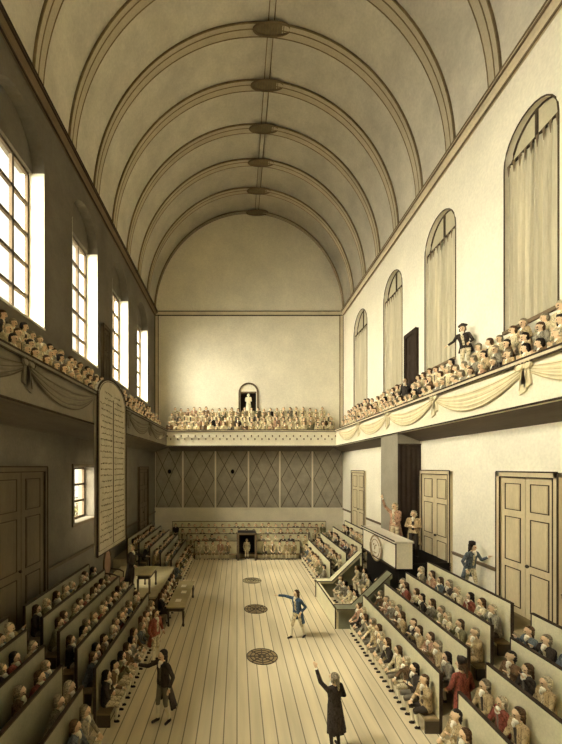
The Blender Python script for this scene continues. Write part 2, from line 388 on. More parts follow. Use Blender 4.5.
# right windows with curtains
for k, (a, b) in enumerate(WY_R):
    wi += 1
    yc = (a + b) / 2; hw = (b - a) / 2; H = SPR_R - SILL_R
    e = struct(empty('window_%d' % wi, (XR, yc, SILL_R)), 'tall arched window in the sunlit right wall, half-round top above its curtain')
    MB().prism([(-hw, 0), (hw, 0)] + arch_pts(-hw, hw, H), 'x', .24, .29).build('pane', M['lunette'], e)
    fr = MB().tube([(.22, y_, z_) for y_, z_ in [(hw, 0)] + arch_pts(-hw, hw, H) + [(-hw, 0)]], .035, 6)
    fr.box(.18, .24, -.03, .03, 0, H + hw)
    fr.build('window_frame', M['frame'], e)
    al = MB().tube([(-.01, y_, z_) for y_, z_ in [(hw, 0)] + arch_pts(-hw, hw, H) + [(-hw, 0)]], .022, 6); al.build('arch_line', M['frame'], e)
    MB().box(-.08, .24, -hw, hw, -.07, .03).build('window_sill', M['cornice_d'], e)
    if k < 1: continue
    c = empty('curtain', (XR + .12, yc, SILL_R + .04))
    where = {1: 'outside the view', 2: 'nearest the viewer at the right edge', 3: 'behind the standing spectator', 4: 'just beyond the dark gallery doorway', 5: 'nearest the back wall'}[k]
    tag(c, 'pale linen curtain drawn across the right gallery window ' + where, 'curtain', 'curtains on the right gallery windows')
    MB().tube([(0, -hw + .04, H + .02), (0, hw - .04, H + .02)], .045, 8).build('curtain_rod', M['ink'], c)
    for s0, s1 in ((-hw + .03, -.02), (.02, hw - .03)):
        cl = MB(); nn = 60
        pts = []
        ph = R.uniform(0, 6)
        for i in range(nn + 1):
            u = i / nn; y_ = s0 + (s1 - s0) * u
            pts.append((y_, .065 * math.sin(u * 6 * 2 * PI + ph) + .02 * math.sin(u * 17 * PI + ph)))
        vs = []
        zs = [0, .3, H * .5, H - .12, H]
        for z_ in zs:
            am = 1.0 if z_ < H - .2 else .45
            vs += [(dx * am, y_, z_ + (.05 * math.sin(y_ * 14 + ph) if z_ == H else 0)) for y_, dx in pts]
        q = nn + 1
        nf = [(j * q + i, j * q + i + 1, (j + 1) * q + i + 1, (j + 1) * q + i) for j in range(len(zs) - 1) for i in range(nn)]
        cl.add(vs, nf); cl.add([(x + .02, y, z) for x, y, z in vs], [f[::-1] for f in nf])
        o = cl.build('drape', M['curtain'], c, True)
    hk = MB()
    for i in range(9):
        y_ = -hw + .1 + (2 * hw - .2) * i / 8; hk.prism([(y_ - .05, H + .0), (y_ + .05, H + .0), (y_, H - .34)], 'x', -.075, -.06)
    hk.build('fringe', M['cornice_d'], c)

# ------------------------------------------------------------------ doors
dn = 0
def door(wall_x, s, y0, y1, z0, z1, m, label, rows=((.03, .34), (.36, .72), (.74, .97)), glazed=False, handle=True):
    """a pair of leaves lying on the wall; s = +1 if the room is towards +x"""
    global dn
    dn += 1
    e = struct(empty('door_%d' % dn, (wall_x, (y0 + y1) / 2, z0)), label)
    w, h = (y1 - y0) / 2, z1 - z0
    bx = lambda mb, xa, xb, ya, yb, za, zb: mb.box(s * xa, s * xb, ya, yb, za, zb)
    f = MB(); bx(f, 0, .12, -w, -w + .14, 0, h); bx(f, 0, .12, w - .14, w, 0, h); bx(f, 0, .12, -w, w, h - .14, h); f.build('door_frame', m, e, bevel=.01)
    ln = MB(); bx(ln, .11, .135, -w - .02, -w + .02, 0, h); bx(ln, .11, .135, w - .02, w + .02, 0, h); bx(ln, .11, .135, -w, w, h - .01, h + .03)
    bx(ln, .1, .13, -w + .13, -w + .16, 0, h - .14); bx(ln, .1, .13, w - .16, w - .13, 0, h - .14); bx(ln, .1, .13, -w + .14, w - .14, h - .16, h - .13)
    ln.build('frame_line', M['ink'], e)
    for a, b in ((-w + .15, -.01), (.01, w - .15)):
        lf = MB(); bx(lf, 0, .06, a, b, 0, h - .15)
        o = lf.build('door_leaf', m, e)
        pl = MB(); q = MB()
        mg = (b - a) * .17
        for r0, r1 in rows:
            za, zb = r0 * (h - .15), r1 * (h - .15)
            bx(q, .055, .085, a + mg + .05, b - mg - .05, za + .11, zb - .11)
            t = .024
            for ya, yb, zc, zd in ((a + mg, a + mg + t, za + .06, zb - .06), (b - mg - t, b - mg, za + .06, zb - .06), (a + mg, b - mg, za + .06, za + .06 + t), (a + mg, b - mg, zb - .06 - t, zb - .06)):
                bx(pl, .055, .075, ya, yb, zc, zd)
        q.build('door_panel', M['dark'] if glazed else m, o, bevel=.012); pl.build('panel_moulding', M['ink'], o)
    if handle:
        k = MB(); k.ball((s * .12, -.12, h * .36), .05); k.box(s * .05, s * .12, -.135, -.105, h * .36 - .015, h * .36 + .015); k.build('door_handle', M['iron'], e, True)
    return e
door(XR, -1, 9.25, 11.45, 1.95, 6.05, M['door'], 'large six-panel double door in the right wall nearest the viewer')
door(XR, -1, 13.95, 16.25, 1.95, 6.05, M['door'], 'six-panel double door in the right wall beside the dark curtained pier')
door(XR, -1, 23.3, 26.0, 1.95, 5.95, M['door'], 'narrow-looking double door in the right wall by the back benches')
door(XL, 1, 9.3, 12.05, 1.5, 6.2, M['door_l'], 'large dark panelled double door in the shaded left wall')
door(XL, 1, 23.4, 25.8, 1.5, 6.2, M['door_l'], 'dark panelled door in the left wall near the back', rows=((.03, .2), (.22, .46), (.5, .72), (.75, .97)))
door(XR, -1, 16.55, 17.75, EYE + 2.4, EYE + 6.3, M['dark'], 'dark doorway high in the right gallery wall between two windows', handle=False)
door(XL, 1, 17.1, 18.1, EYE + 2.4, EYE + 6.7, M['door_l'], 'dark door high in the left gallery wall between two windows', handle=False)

# dado rails along both side walls
for x, s, z, segs, mm in ((XR, -1, 2.95, ((Y0, 9.2), (11.5, 13.9), (18.4, 23.2), (26.05, YB)), M['cornice_d']), (XL, 1, 2.75, ((Y0, 9.2), (12.1, 23.3), (25.9, YB)), M['door_l'])):
    for a, b in segs: trim(MB().box(x, x + s * .06, a, b, z - .05, z + .05).box(x, x + s * .085, a, b, z + .03, z + .06), mm)

# ------------------------------------------------------------------ galleries
def gallery_side(side, xw, xf, m):
    s = 1 if xf > xw else -1
    t = .16
    # sloping floor structure seen as a dark soffit, and stepped tiers
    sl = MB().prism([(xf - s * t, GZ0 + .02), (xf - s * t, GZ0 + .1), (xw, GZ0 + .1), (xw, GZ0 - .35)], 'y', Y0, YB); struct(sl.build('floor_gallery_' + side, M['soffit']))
    d = abs(xw - xf) - t
    st = MB()
    for k in range(3):
        a = xf - s * (t + d * k / 3); b = xw
        st.box(a, b, Y0, YB, GZ0 + .1 + .42 * max(k - 1, 0) if k else GZ0 + .1, GZ0 + .12 + .42 * k)
    struct(st.build('floor_gallery_tier_' + side, M['tier']))
    pr = MB().box(xf, xf - s * t, Y0, GYB, GZ0, GZ1); struct(pr.build('wall_gallery_' + side, m))
    r = MB().box(xf + s * .1, xf - s * (t + .04), Y0, GYB - .1, GZ1, GZ1 + .1); o = trim(r, M['cornice'] if side == 'right' else M['gal_l'])
    l = MB()
    for dz in (.1, -.02): l.box(xf + s * .085, xf + s * .115, Y0, GYB - .1, GZ1 + dz - .022, GZ1 + dz + .022)
    l.box(xf - s * .0, xf + s * .03, Y0, GYB, GZ0 - .0, GZ0 + .05); l.build('rail_line', M['ink'], o)
gallery_side('right', XR, GXR, M['gal'])
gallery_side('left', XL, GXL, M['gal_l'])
# back gallery
struct(MB().prism([(GYB + .16, GZ0 + .02), (GYB + .16, GZ0 + .1), (YB, GZ0 + .1), (YB, GZ0 - .3)], 'x', GXL, GXR).build('floor_gallery_back', M['soffit']))
st = MB()
for k in range(4): st.box(GXL - 1.2, GXR + 1, GYB + .16 + .43 * k, YB, GZ0 + .1, GZ0 + .12 + .42 * k)
struct(st.build('floor_gallery_tier_back', M['tier']))
struct(MB().box(GXL - .16, GXR + .16, GYB, GYB + .16, GZ0, GZ1).build('wall_gallery_back', M['gal']))
o = trim(MB().box(GXL, GXR, GYB - .1, GYB + .2, GZ1, GZ1 + .1), M['cornice'])
MB().box(GXL, GXR, GYB - .12, GYB - .09, GZ1 + .08, GZ1 + .12).box(GXL, GXR, GYB - .12, GYB - .09, GZ1 - .03, GZ1 + .01).box(GXL, GXR, GYB - .03, GYB, GZ0, GZ0 + .05).build('rail_line', M['ink'], o)
va = empty('valance', (0, GYB, GZ1)); tag(va, 'cream tasselled valance running along the front of the back gallery', 'valance')
vm_ = MB(); pts = []
for i in range(0, 145):
    x = GXL + .05 + (GXR - GXL - .1) * i / 144; pts.append((x, -.3 - .22 * abs(math.sin(PI * i / 6))))
vm_.prism([(GXL + .05, -.05), (GXR - .05, -.05)] + pts[::-1], 'y', -.05, -.02); vm_.build('cloth', M['gal'], va)
fr = MB()
for i in range(0, 145, 3):
    x, z = pts[i]; fr.ball((x, -.055, z - .05), .05, .035, .08, 6, 4)
fr.build('fringe', M['cornice_d'], va)
# festoons on the side galleries
def swag(y0, y1, xf, s, m, m2, label, rail=GZ1):
    e = empty('drapery_swag', (xf + s * .015, y0, rail - .06)); tag(e, label, 'drapery', 'drapery swags on the gallery fronts')
    L = y1 - y0; N = 30; K = 9
    sh = MB(); vs = []
    for i in range(N + 1):
        u = i / N; sag = 4 * u * (1 - u)
        for j in range(K + 1):
            w = j / K
            z = -.04 - sag * (.16 + .58 * w) - (.14 * w) * (1 - sag)
            vs.append((s * (.02 + .03 * sag * (1 if j % 2 else .2)), .08 + u * (L - .16), z))
    fs = [(i * (K + 1) + j, i * (K + 1) + j + 1, (i + 1) * (K + 1) + j + 1, (i + 1) * (K + 1) + j) for i in range(N) for j in range(K)]
    sh.add(vs, fs); o = len(vs)
    sh.add([(0.0, y, z) for x, y, z in vs], [f[::-1] for f in fs])
    sh.build('swag_cloth', m, e)
    cr = MB()
    for j in (1, 4, 7, 9):
        cr.tube([(vs[i * (K + 1) + j][0] + s * .006, vs[i * (K + 1) + j][1], vs[i * (K + 1) + j][2]) for i in range(N + 1)], .011 if j < 9 else .016, 5)
    cr.build('fold', m2, e)
    t = MB()
    for dy, ln in ((-.09, .6), (.06, .72), (0, .5)):
        t.prism([(dy - .04, -.05), (dy + .04, -.05), (dy + .12, -ln), (dy - .1, -ln + .08)], 'x', s * .0, s * .05)
    t.build('tail', m, e)
    t = MB(); t.ball((s * .06, -.13, -.03), .05, .13, .1); t.ball((s * .06, .13, -.03), .05, .13, .1); t.ball((s * .09, 0, -.04), .05, .06, .06); t.build('rosette', m, e, True)
    ol = MB(); ol.tube([(s * .1, -.13 + .12 * math.cos(2 * PI * i / 14), -.03 + .095 * math.sin(2 * PI * i / 14)) for i in range(14)], .012, 5, closed=True)
    ol.tube([(s * .1, .13 + .12 * math.cos(2 * PI * i / 14), -.03 + .095 * math.sin(2 * PI * i / 14)) for i in range(14)], .012, 5, closed=True)
    for yy in (-.12, .13): ol.tube([(s * .08, yy * .5, -.08), (s * .08, yy, -.62)], .01, 5)
    ol.build('rosette_outline', m2, e)
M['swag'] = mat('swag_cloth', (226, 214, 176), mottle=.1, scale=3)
M['swag_l'] = mat('swag_cloth_grey', (126, 118, 101), mottle=.14, scale=3)  # shaded copy of the swag cloth for the left gallery
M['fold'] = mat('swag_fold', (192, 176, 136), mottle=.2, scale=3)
M['fold_l'] = mat('swag_fold_grey', (96, 87, 72), mottle=.2, scale=3)  # fold colour darkened likewise for the shaded left swags
SY = [4.9, 9.05, 13.2, 17.3, 21.4, 25.6]
for i in range(5):
    swag(SY[i], SY[i + 1], GXR, -1, M['swag'], M['fold'], 'cream drapery swag on the right gallery front, ' + ORD[i + 1] + ' from the near end')
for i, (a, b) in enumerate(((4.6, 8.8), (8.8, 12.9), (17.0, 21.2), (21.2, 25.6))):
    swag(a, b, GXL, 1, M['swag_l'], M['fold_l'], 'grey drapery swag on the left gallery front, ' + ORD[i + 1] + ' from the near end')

# ------------------------------------------------------------------ back wall lower panelling
xs = [XL] + [(px - 237) * YB / F for px in (183, 215.5, 248.4, 279.7, 312.2)] + [XR]
for i in range(6):
    o = struct(MB().box(xs[i] + .06, xs[i + 1] - .06, YB - .06, YB, 3.05, GZ0).build('wall_panel_%d' % (i + 1), M['panel']))
    a, b = xs[i] + .1, xs[i + 1] - .1; ln = MB(); H0, H1 = 3.1, GZ0 - .3; c = (a + b) / 2; h = (H0 + H1) / 2
    for p, q in (((a, H0), (b, H1)), ((a, H1), (b, H0)), ((c, H1), (b, h)), ((b, h), (c, H0)), ((c, H0), (a, h)), ((a, h), (c, H1))):
        ln.tube([(p[0], YB - .07, p[1]), (q[0], YB - .07, q[1])], .022, 5)
    ln.build('lattice', M['table_d'], o)
    if i in (0, 2): MB().ball((c + .05, YB - .08, h + .6), .14, .05, .17).build('boss', M['black'], o, True)
for x in xs[1:-1]: trim(MB().box(x - .06, x + .06, YB - .1, YB, 3.05, GZ0), M['strip'])
trim(MB().box(XL, XR, YB - .1, YB, 1.9, 3.05).box(XL, XR, YB - .14, YB, 2.98, 3.07), M['strip'])

# ------------------------------------------------------------------ niche with statue in the back wall
struct(MB().box(NX0, NX1, YB + .5, YB + .58, NZ0, NZ1 + nr).build('wall_niche_back', M['dark']))
tn += 1
o = MB()
ap = [(NX0 - .1, NZ0 - .1)] + [(nc + (nr + .1) * math.cos(PI - PI * i / 14), NZ1 + (nr + .1) * math.sin(PI * i / 14)) for i in range(15)] + [(NX1 + .1, NZ0 - .1)]
o.tube([(x, YB - .03, z) for x, z in ap], .07, 6); o.box(NX0 - .15, NX1 + .15, YB - .12, YB, NZ0 - .14, NZ0)
o.box(NX0, NX1, YB - .03, YB + .05, NZ1 - .03, NZ1 + .08)
struct(o.build('trim_%d' % tn, M['cornice_d']))
struct(MB().prism([(NX0, NZ1 + .08), (NX1, NZ1 + .08)] + [(nc + nr * .98 * math.cos(PI * i / 12), NZ1 + .08 + (nr - .1) * math.sin(PI * i / 12)) for i in range(13)][1:-1], 'y', YB + .02, YB + .06).build('wall_lunette', M['wall_b']))

# ------------------------------------------------------------------ hanging tablet with two columns of script
TX, TY0, TY1, TZ0, TZS, TZ1 = GXL + .02, 13.0, 16.3, 3.0, EYE + 2.55, EYE + 3.4
tb = empty('hanging_tablet', (TX, (TY0 + TY1) / 2, TZ0))
tag(tb, 'tall round-topped grey tablet covered in two columns of script, hung on the left gallery', 'tablet')
hw = (TY1 - TY0) / 2; hs = TZS - TZ0; hr = TZ1 - TZS
outl = [(-hw, 0), (hw, 0)] + [(hw * math.cos(PI * i / 20), hs + hr * math.sin(PI * i / 20)) for i in range(21)]
MB().prism(outl, 'x', 0, .12).build('slab', M['tablet'], tb)
bd = MB().tube([(.12, y, z) for y, z in outl], .04, 6, closed=True)
inn = [(y * .92, .16 + z * .965) for y, z in outl]; bd.tube([(.12, y, z) for y, z in inn], .016, 5, closed=True); bd.box(.11, .135, -.02, .02, .2, hs + .1)
bd.build('border', M['ink'], tb)
M['script'] = mat('script_ink', (92, 80, 62), mottle=.3, scale=8)
for side in (-1, 1):
    for r_ in range(26):
        tx = MB()
        z = hs + .25 - r_ * .222
        y = .14
        ym = hw * .86 if z < hs else hw * .62
        while y < ym - .1:
            w = R.uniform(.08, .24)
            if y + w > ym: break
            a = side * y; b = side * (y + w); lo, hi = min(a, b), max(a, b)
            npt = max(3, int(w / .04)); pts = [(.125, lo + (hi - lo) * i / npt, z + R.uniform(-.035, .035)) for i in range(npt + 1)]
            tx.tube(pts, .011, 4)
            y += w + .06
        tx.build('script_line', M['script'], tb)

# ------------------------------------------------------------------ tiers and benches
RT = [(4.75, 0.0, 1.4), (5.55, .45, 1.85), (6.35, .88, 2.25), (7.15, 1.3, 2.65)]           # board x, own floor, board top
LT = [(-3.4, 0.0, 1.4), (-3.95, .35, 1.75), (-4.5, .68, 2.05), (-5.05, .98, 2.3), (-5.65, 1.25, 2.5)]
def tiers(name, T, xw, zp, y0, y1):
    m = MB()
    for k in range(len(T)):
        x = T[k][0]; x2 = T[k + 1][0] if k + 1 < len(T) else xw
        z = T[k + 1][1] if k + 1 < len(T) else zp
        m.box(x, x2, y0, y1, 0, z)
    return struct(m.build(name, M['tier']))
tiers('floor_tier_right', RT, XR, 1.95, Y0, 13.72)
tiers('floor_tier_right_far', RT, XR, 1.95, 17.75, 24.3)
tiers('floor_tier_left', LT, XL, 1.5, Y0, 13.95)
tiers('floor_tier_left_far', LT, XL, 1.5, 18.75, 24.3)

def bench(x, zf, zt, y0, y1, s, m, label, group):
    """s: +1 faces +x (left side of the hall), -1 faces -x"""
    e = empty('bench', (x, (y0 + y1) / 2, zf)); tag(e, label, 'bench', group)
    h = (y1 - y0) / 2; H = zt - zf
    bx = lambda mb, xa, xb, ya, yb, za, zb: mb.box(s * xa, s * xb, ya, yb, za, zb)
    b = MB(); bx(b, 0, .05, -h, h, 0, H); b.build('backboard', m, e)
    d = .33
    q = MB(); bx(q, .05, .05 + d, -h + .02, h - .02, .295, .335); q.build('seat', M['seat'], e)
    for yy in (-h + .02, h - .06):
        l = MB(); l.prism([(s * .05, 0), (s * (.05 + d), 0), (s * (.05 + d), .295), (s * .05, .295)], 'y', yy, yy + .04); l.build('end_panel', M['table_d'], e)
    r = MB(); bx(r, -.015, .06, -h - .01, h + .01, H, H + .035)
    for yy in (-h - .012, h - .012): bx(r, -.012, .06, yy, yy + .028, 0, H)
    r.build('edging', M['ink'], e)
    return e
R_MAIN = [(8.5, 13.7), (8.75, 13.7), (9.1, 13.7), (9.5, 13.7)]
R_NEAR = [(5.6, 7.8), (5.8, 8.1), (6.0, 8.45), (6.2, 8.85)]
L_MAIN = [(8.7, 13.9), (8.95, 13.9), (9.2, 13.9), (9.45, 13.9), (9.7, 13.9)]
L_NEAR = [(5.6, 8.0), (5.8, 8.2), (6.2, 8.5), (6.6, 8.75), (7.2, 9.0)]
for k, (x, zf, zt) in enumerate(RT):
    rn = ORD[k + 1]
    bench(x, zf, zt, *R_MAIN[k], -1, M['board_r'], 'pale green high-backed bench, ' + rn + ' tier of the right block before the rostrum', 'right benches')
    bench(x, zf, zt, *R_NEAR[k], -1, M['board_r'], 'pale green high-backed bench, ' + rn + ' tier, cut off by the bottom right edge', 'right benches near the viewer')
    bench(x, zf, zt, 18.5, 24.2, -1, M['board_r'], 'distant bench of the right block beyond the rostrum, ' + rn + ' tier up', 'right benches beyond the rostrum')
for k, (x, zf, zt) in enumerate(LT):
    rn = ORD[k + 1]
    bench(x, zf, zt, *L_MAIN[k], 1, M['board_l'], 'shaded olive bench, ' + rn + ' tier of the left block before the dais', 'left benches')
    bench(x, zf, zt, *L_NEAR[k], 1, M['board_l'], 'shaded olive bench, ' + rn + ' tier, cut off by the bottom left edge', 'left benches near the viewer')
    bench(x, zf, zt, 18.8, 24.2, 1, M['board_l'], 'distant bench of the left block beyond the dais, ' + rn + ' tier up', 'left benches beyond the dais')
# back stand
BT = [(25.0, 0.0, 1.15), (25.75, .28, 1.5), (26.5, .56, 1.82), (27.3, .84, 2.15)]
DX0, DX1 = .12, 1.2
m = MB()
for k, (y, zf, zt) in enumerate(BT): m.box(XL, XR, y, BT[k + 1][0] if k < 3 else YB, 0, BT[k + 1][1] if k < 3 else 1.2)
struct(m.build('floor_tier_back', M['tier']))
def back_bench(k, y, zf, zt, x0, x1, label):
    e = empty('bench', ((x0 + x1) / 2, y, zf)); tag(e, label, 'bench', 'back benches'); h = (x1 - x0) / 2; H = zt - zf
    MB().box(-h, h, -.05, 0, 0, H).build('backboard', M['board_r'], e)
    MB().box(-h + .02, h - .02, -.38, -.05, .295, .335).build('seat', M['seat'], e)
    for xx in (-h + .02, h - .06): MB().box(xx, xx + .04, -.38, -.05, 0, .295).build('end_panel', M['table_d'], e)
    MB().box(-h, h, -.06, .015, H, H + .035).box(-h - .01, -h + .02, -.06, .01, 0, H).box(h - .02, h + .01, -.06, .01, 0, H).build('edging', M['ink'], e)
BX = [(-2.9, 4.3), (-3.5, 5.0), (-4.2, 5.8), (-4.8, 6.6)]
for k, (y, zf, zt) in enumerate(BT):
    if k < 2:
        back_bench(k, y, zf, zt, BX[k][0], DX0 - .12, 'pale bench under the back gallery, ' + ORD[k + 1] + ' tier, left of the dark doorway')
        back_bench(k, y, zf, zt, DX1 + .12, BX[k][1], 'pale bench under the back gallery, ' + ORD[k + 1] + ' tier, right of the dark doorway')
    else: back_bench(k, y, zf, zt, BX[k][0], BX[k][1], 'long pale bench under the back gallery, ' + ORD[k + 1] + ' tier up')
dn += 1
e = struct(empty('door_%d' % dn, ((DX0 + DX1) / 2, 24.35, 0)), 'small dark entrance in the middle of the back benches')
w = (DX1 - DX0) / 2
MB().box(-w, w, 1.2, 1.3, 0, 1.7).box(-w - .08, -w, 0, 1.3, 0, 1.78).box(w, w + .08, 0, 1.3, 0, 1.78).box(-w, w, 0, 1.3, 1.7, 1.78).build('door_lining', M['black'], e)
MB().box(-w - .1, -w + .02, -.04, 0, 0, 1.8).box(w - .02, w + .1, -.04, 0, 0, 1.8).box(-w - .1, w + .1, -.04, 0, 1.7, 1.82).build('door_frame', M['cornice_d'], e)

# ------------------------------------------------------------------ pier with added dark face, rostrum, secretaries' box
struct(MB().box(7.2, XR, 16.45, 18.35, 0, GZ0).build('pillar', M['pier']))
dr = empty('hanging_drape', (7.2 + .5, 16.38, 1.95)); tag(dr, 'tall dark brown hanging covering the front of the grey pier behind the rostrum', 'drape')  # folded sheet added to put dark shade on the pier's front face
cl = MB(); nn = 40; vs = []
for z in (0.02, 2.5, GZ0 - .5 - 1.95): vs += [(-.5 + 1.0 * i / nn, -.02 - .03 * math.sin(i / nn * 9 * PI), z) for i in range(nn + 1)]
fs = [(j * (nn + 1) + i, j * (nn + 1) + i + 1, (j + 1) * (nn + 1) + i + 1, (j + 1) * (nn + 1) + i) for j in range(2) for i in range(nn)]
cl.add(vs, fs); cl.add([(x, .06, z) for x, y, z in vs], [f[::-1] for f in fs]); cl.build('cloth', M['dark'], dr, True)  # folded sheet of the added dark pier face, stands for shade
MB().tube([(-.52, -.02, GZ0 - .5 - 1.95), (.5, -.02, GZ0 - .5 - 1.95)], .04, 8).build('curtain_rod', M['ink'], dr)  # top edge bar of the added dark pier face

ro = empty('rostrum', (6.0, 15.65, 0)); tag(ro, 'white fronted speaker rostrum with round emblem, raised above the right benches', 'rostrum')
y0, y1 = 13.85 - 15.65, 17.45 - 15.65
MB().box(.14, 2.15, y0 + .1, .6, 0, 2.55).box(.14, 1.15, .6, y1 - .1, 0, 2.55).build('platform', M['black'], ro)  # black stands for the unlit hollow under the desk
p = MB().box(0, .12, y0, y1, 2.35, 3.32).box(.12, .62, y0, y0 + .1, 2.35, 3.32).box(.12, .62, y1 - .1, y1, 2.35, 3.32); p.build('front_panel', M['white'], ro)
MB().box(-.08, .66, y0 - .07, y1 + .07, 3.32, 3.4).build('desk_top', M['strip'], ro, bevel=.015)
l = MB()
for z in (2.35, 3.3, 3.4): l.box(-.09, -.06 if z > 3.35 else .0, y0 - .05, y1 + .05, z - .02, z + .02)
for yy in (y0, y1): l.box(-.02, .01, yy - .02, yy + .02, 2.35, 3.32)
l.build('edging', M['ink'], ro)
em = MB(); em.ball((-.03, .05, 2.74), .06, .62, .52, 20, 10); o = em.build('emblem', M['strip'], ro, True)
el = MB(); el.tube([(-.07, .05 + .62 * math.cos(2 * PI * i / 28), 2.74 + .52 * math.sin(2 * PI * i / 28)) for i in range(28)], .035, 6, closed=True)
el.tube([(-.085, .05 + .45 * math.cos(2 * PI * i / 28), 2.74 + .36 * math.sin(2 * PI * i / 28)) for i in range(28)], .016, 5, closed=True)
el.tube([(-.1, -.1, 2.9), (-.1, -.06, 2.86)], .03, 5); el.tube([(-.1, .16, 2.9), (-.1, .2, 2.86)], .03, 5); el.tube([(-.1, .05, 2.84), (-.11, .05, 2.68)], .025, 5)
el.tube([(-.1, -.08, 2.56), (-.1, .05, 2.53), (-.1, .18, 2.56)], .025, 5); el.build('wreath', M['fold0'], o)
# secretaries' box
bx = empty('clerks_box', (3.78, 15.75, 0)); tag(bx, 'grey-green open box with sloping sides below the white rostrum, full of seated clerks', 'enclosure')
y0, y1 = 14.05 - 15.75, 17.55 - 15.75
MB().box(0, .1, y0, y1, 0, .78).build('front_wall', M['board_r'], bx)
prof = [(0, 0), (0, .75), (.72, .75), (2.3, 2.3), (2.3, 0)]
for yy, nm in ((y0, 'near'), (y1 - .1, 'far')):
    w = MB().prism([(.1, 0), (.1, .72), (.72, .72), (2.08, 2.0), (2.08, 0)], 'y', yy, yy + .1)
    w.build('side_wall', M['box'], bx)
    c = MB().prism([(.02, .72), (.72, .72), (2.08, 2.0), (2.08, 2.16), (.68, .82), (.02, .82)], 'y', yy - .2, yy + .3); c.build('coping', M['box'] if nm == 'near' else M['board_r'], bx)
    ln = MB()
    for q in (yy - .2, yy + .3): ln.tube([(0, q, .82), (.68, q, .82), (2.06, q, 2.16)], .022, 5)
    ln.build('edging', M['ink'], bx)
MB().tube([(-.01, y0, .79), (-.01, y1, .79)], .03, 5).tube([(-.01, y0, 0), (-.01, y0, .8)], .025, 5).tube([(-.01, y1, 0), (-.01, y1, .8)], .025, 5).build('edging', M['ink'], bx)
MB().box(.86, 1.2, y0 + .12, y1 - .12, .0, .34).box(1.2, 1.72, y0 + .12, y1 - .12, 0, .49).box(1.72, 2.05, y0 + .12, y1 - .12, 0, .86).build('step_seat', M['seat'], bx)

# ------------------------------------------------------------------ left dais, desk, chair and clerk's table
da = empty('dais', (-3.95, 16.4, 0)); tag(da, 'long grey wooden dais between the left bench blocks', 'dais')
MB().box(-1.9, .75, -2.1, 2.2, 0, 1.07).build('body', M['table_d'], da)
MB().box(-1.95, .8, -2.15, 2.25, 1.07, 1.15).build('platform_top', M['table'], da, bevel=.015)
l = MB()
for i in range(5): l.box(.75, .77, -2.0 + i * 1.02, -1.95 + i * 1.02, .1, 1.0)
l.box(.75, .78, -2.1, 2.2, .98, 1.02); l.build('panel_moulding', M['ink'], da)
def table(name, x, y, z, lx, ly, h, label, cat, m):
    e = empty(name, (x, y, z)); tag(e, label, cat)
    MB().box(-lx / 2, lx / 2, -ly / 2, ly / 2, h - .06, h).build('table_top', m, e, bevel=.012)
    MB().box(-lx / 2 + .06, lx / 2 - .06, -ly / 2 + .06, ly / 2 - .06, h - .2, h - .06).build('apron', M['table_d'], e)
    for sx in (-1, 1):
        for sy in (-1, 1):
            x_, y_ = sx * (lx / 2 - .07), sy * (ly / 2 - .08)
            MB().lathe([(.035, 0), (.05, .05), (.03, .12), (.045, h * .5), (.05, h - .2)], (x_, y_, 0), 8).build('leg', M['table_d'], e, True)
    return e
table('writing_desk', -3.72, 15.2, 1.15, .6, 1.3, .78, 'small four-legged desk standing on the left dais beside a man in dark coat', 'desk', M['table'])
table('long_table', -2.38, 15.85, 0, .72, 3.3, .78, 'long narrow table with turned legs on the floor beside the left dais', 'table', M['table'])
ch = empty('armchair', (-4.95, 14.85, 1.15), PI / 2); tag(ch, 'armchair with pink oval back on the left dais behind the man in dark coat', 'chair')
MB().box(-.32, .32, -.3, .3, .4, .52).build('seat', M['rose'], ch, bevel=.03)
MB().ball((0, .3, 1.15), .36, .07, .55, 18, 10).build('backrest', M['rose'], ch, True)
MB().tube([(.38 * math.cos(2 * PI * i / 24), .3, 1.15 + .57 * math.sin(2 * PI * i / 24)) for i in range(24)], .035, 6, closed=True).tube([(-.25, .28, .5), (-.22, .3, .74)], .03, 6).tube([(.25, .28, .5), (.22, .3, .74)], .03, 6).build('back_frame', M['frame'], ch, True)
for sx in (-1, 1):
    MB().tube([(sx * .34, .28, .85), (sx * .36, -.1, .8), (sx * .33, -.26, .72), (sx * .3, -.26, .5)], .03, 6).build('armrest', M['frame'], ch, True)
    for sy in (-1, 1): MB().tube([(sx * .28, sy * .26, .42), (sx * .29, sy * .28, 0)], [.04, .028], 7).build('leg', M['frame'], ch, True)

# ------------------------------------------------------------------ floor grates
for (y, lab) in ((12.0, 'nearest the viewer'), (16.0, 'in the middle of the three'), (20.0, 'nearest the back benches')):
    e = tag(empty('floor_grate', (.82, y, 0)), 'round iron grate let into the plank floor, ' + lab, 'grate', 'round grates in the floor')
    MB().lathe([(.5, .0), (.5, .006), (.49, .008)], seg=32).build('plate', M['table'] if y > 19 else M['seat'], e)
    g = MB()
    for r_ in (.5, .38, .25, .12): g.tube([(r_ * math.cos(2 * PI * i / 30), r_ * math.sin(2 * PI * i / 30), .012) for i in range(30)], .017, 5, closed=True)
    for k in range(8 if y < 19 else 4): a = 2 * PI * k / 8; g.tube([(.05 * math.cos(a), .05 * math.sin(a), .012), (.5 * math.cos(a), .5 * math.sin(a), .012)], .02, 5)
    g.build('grating', M['iron'], e)

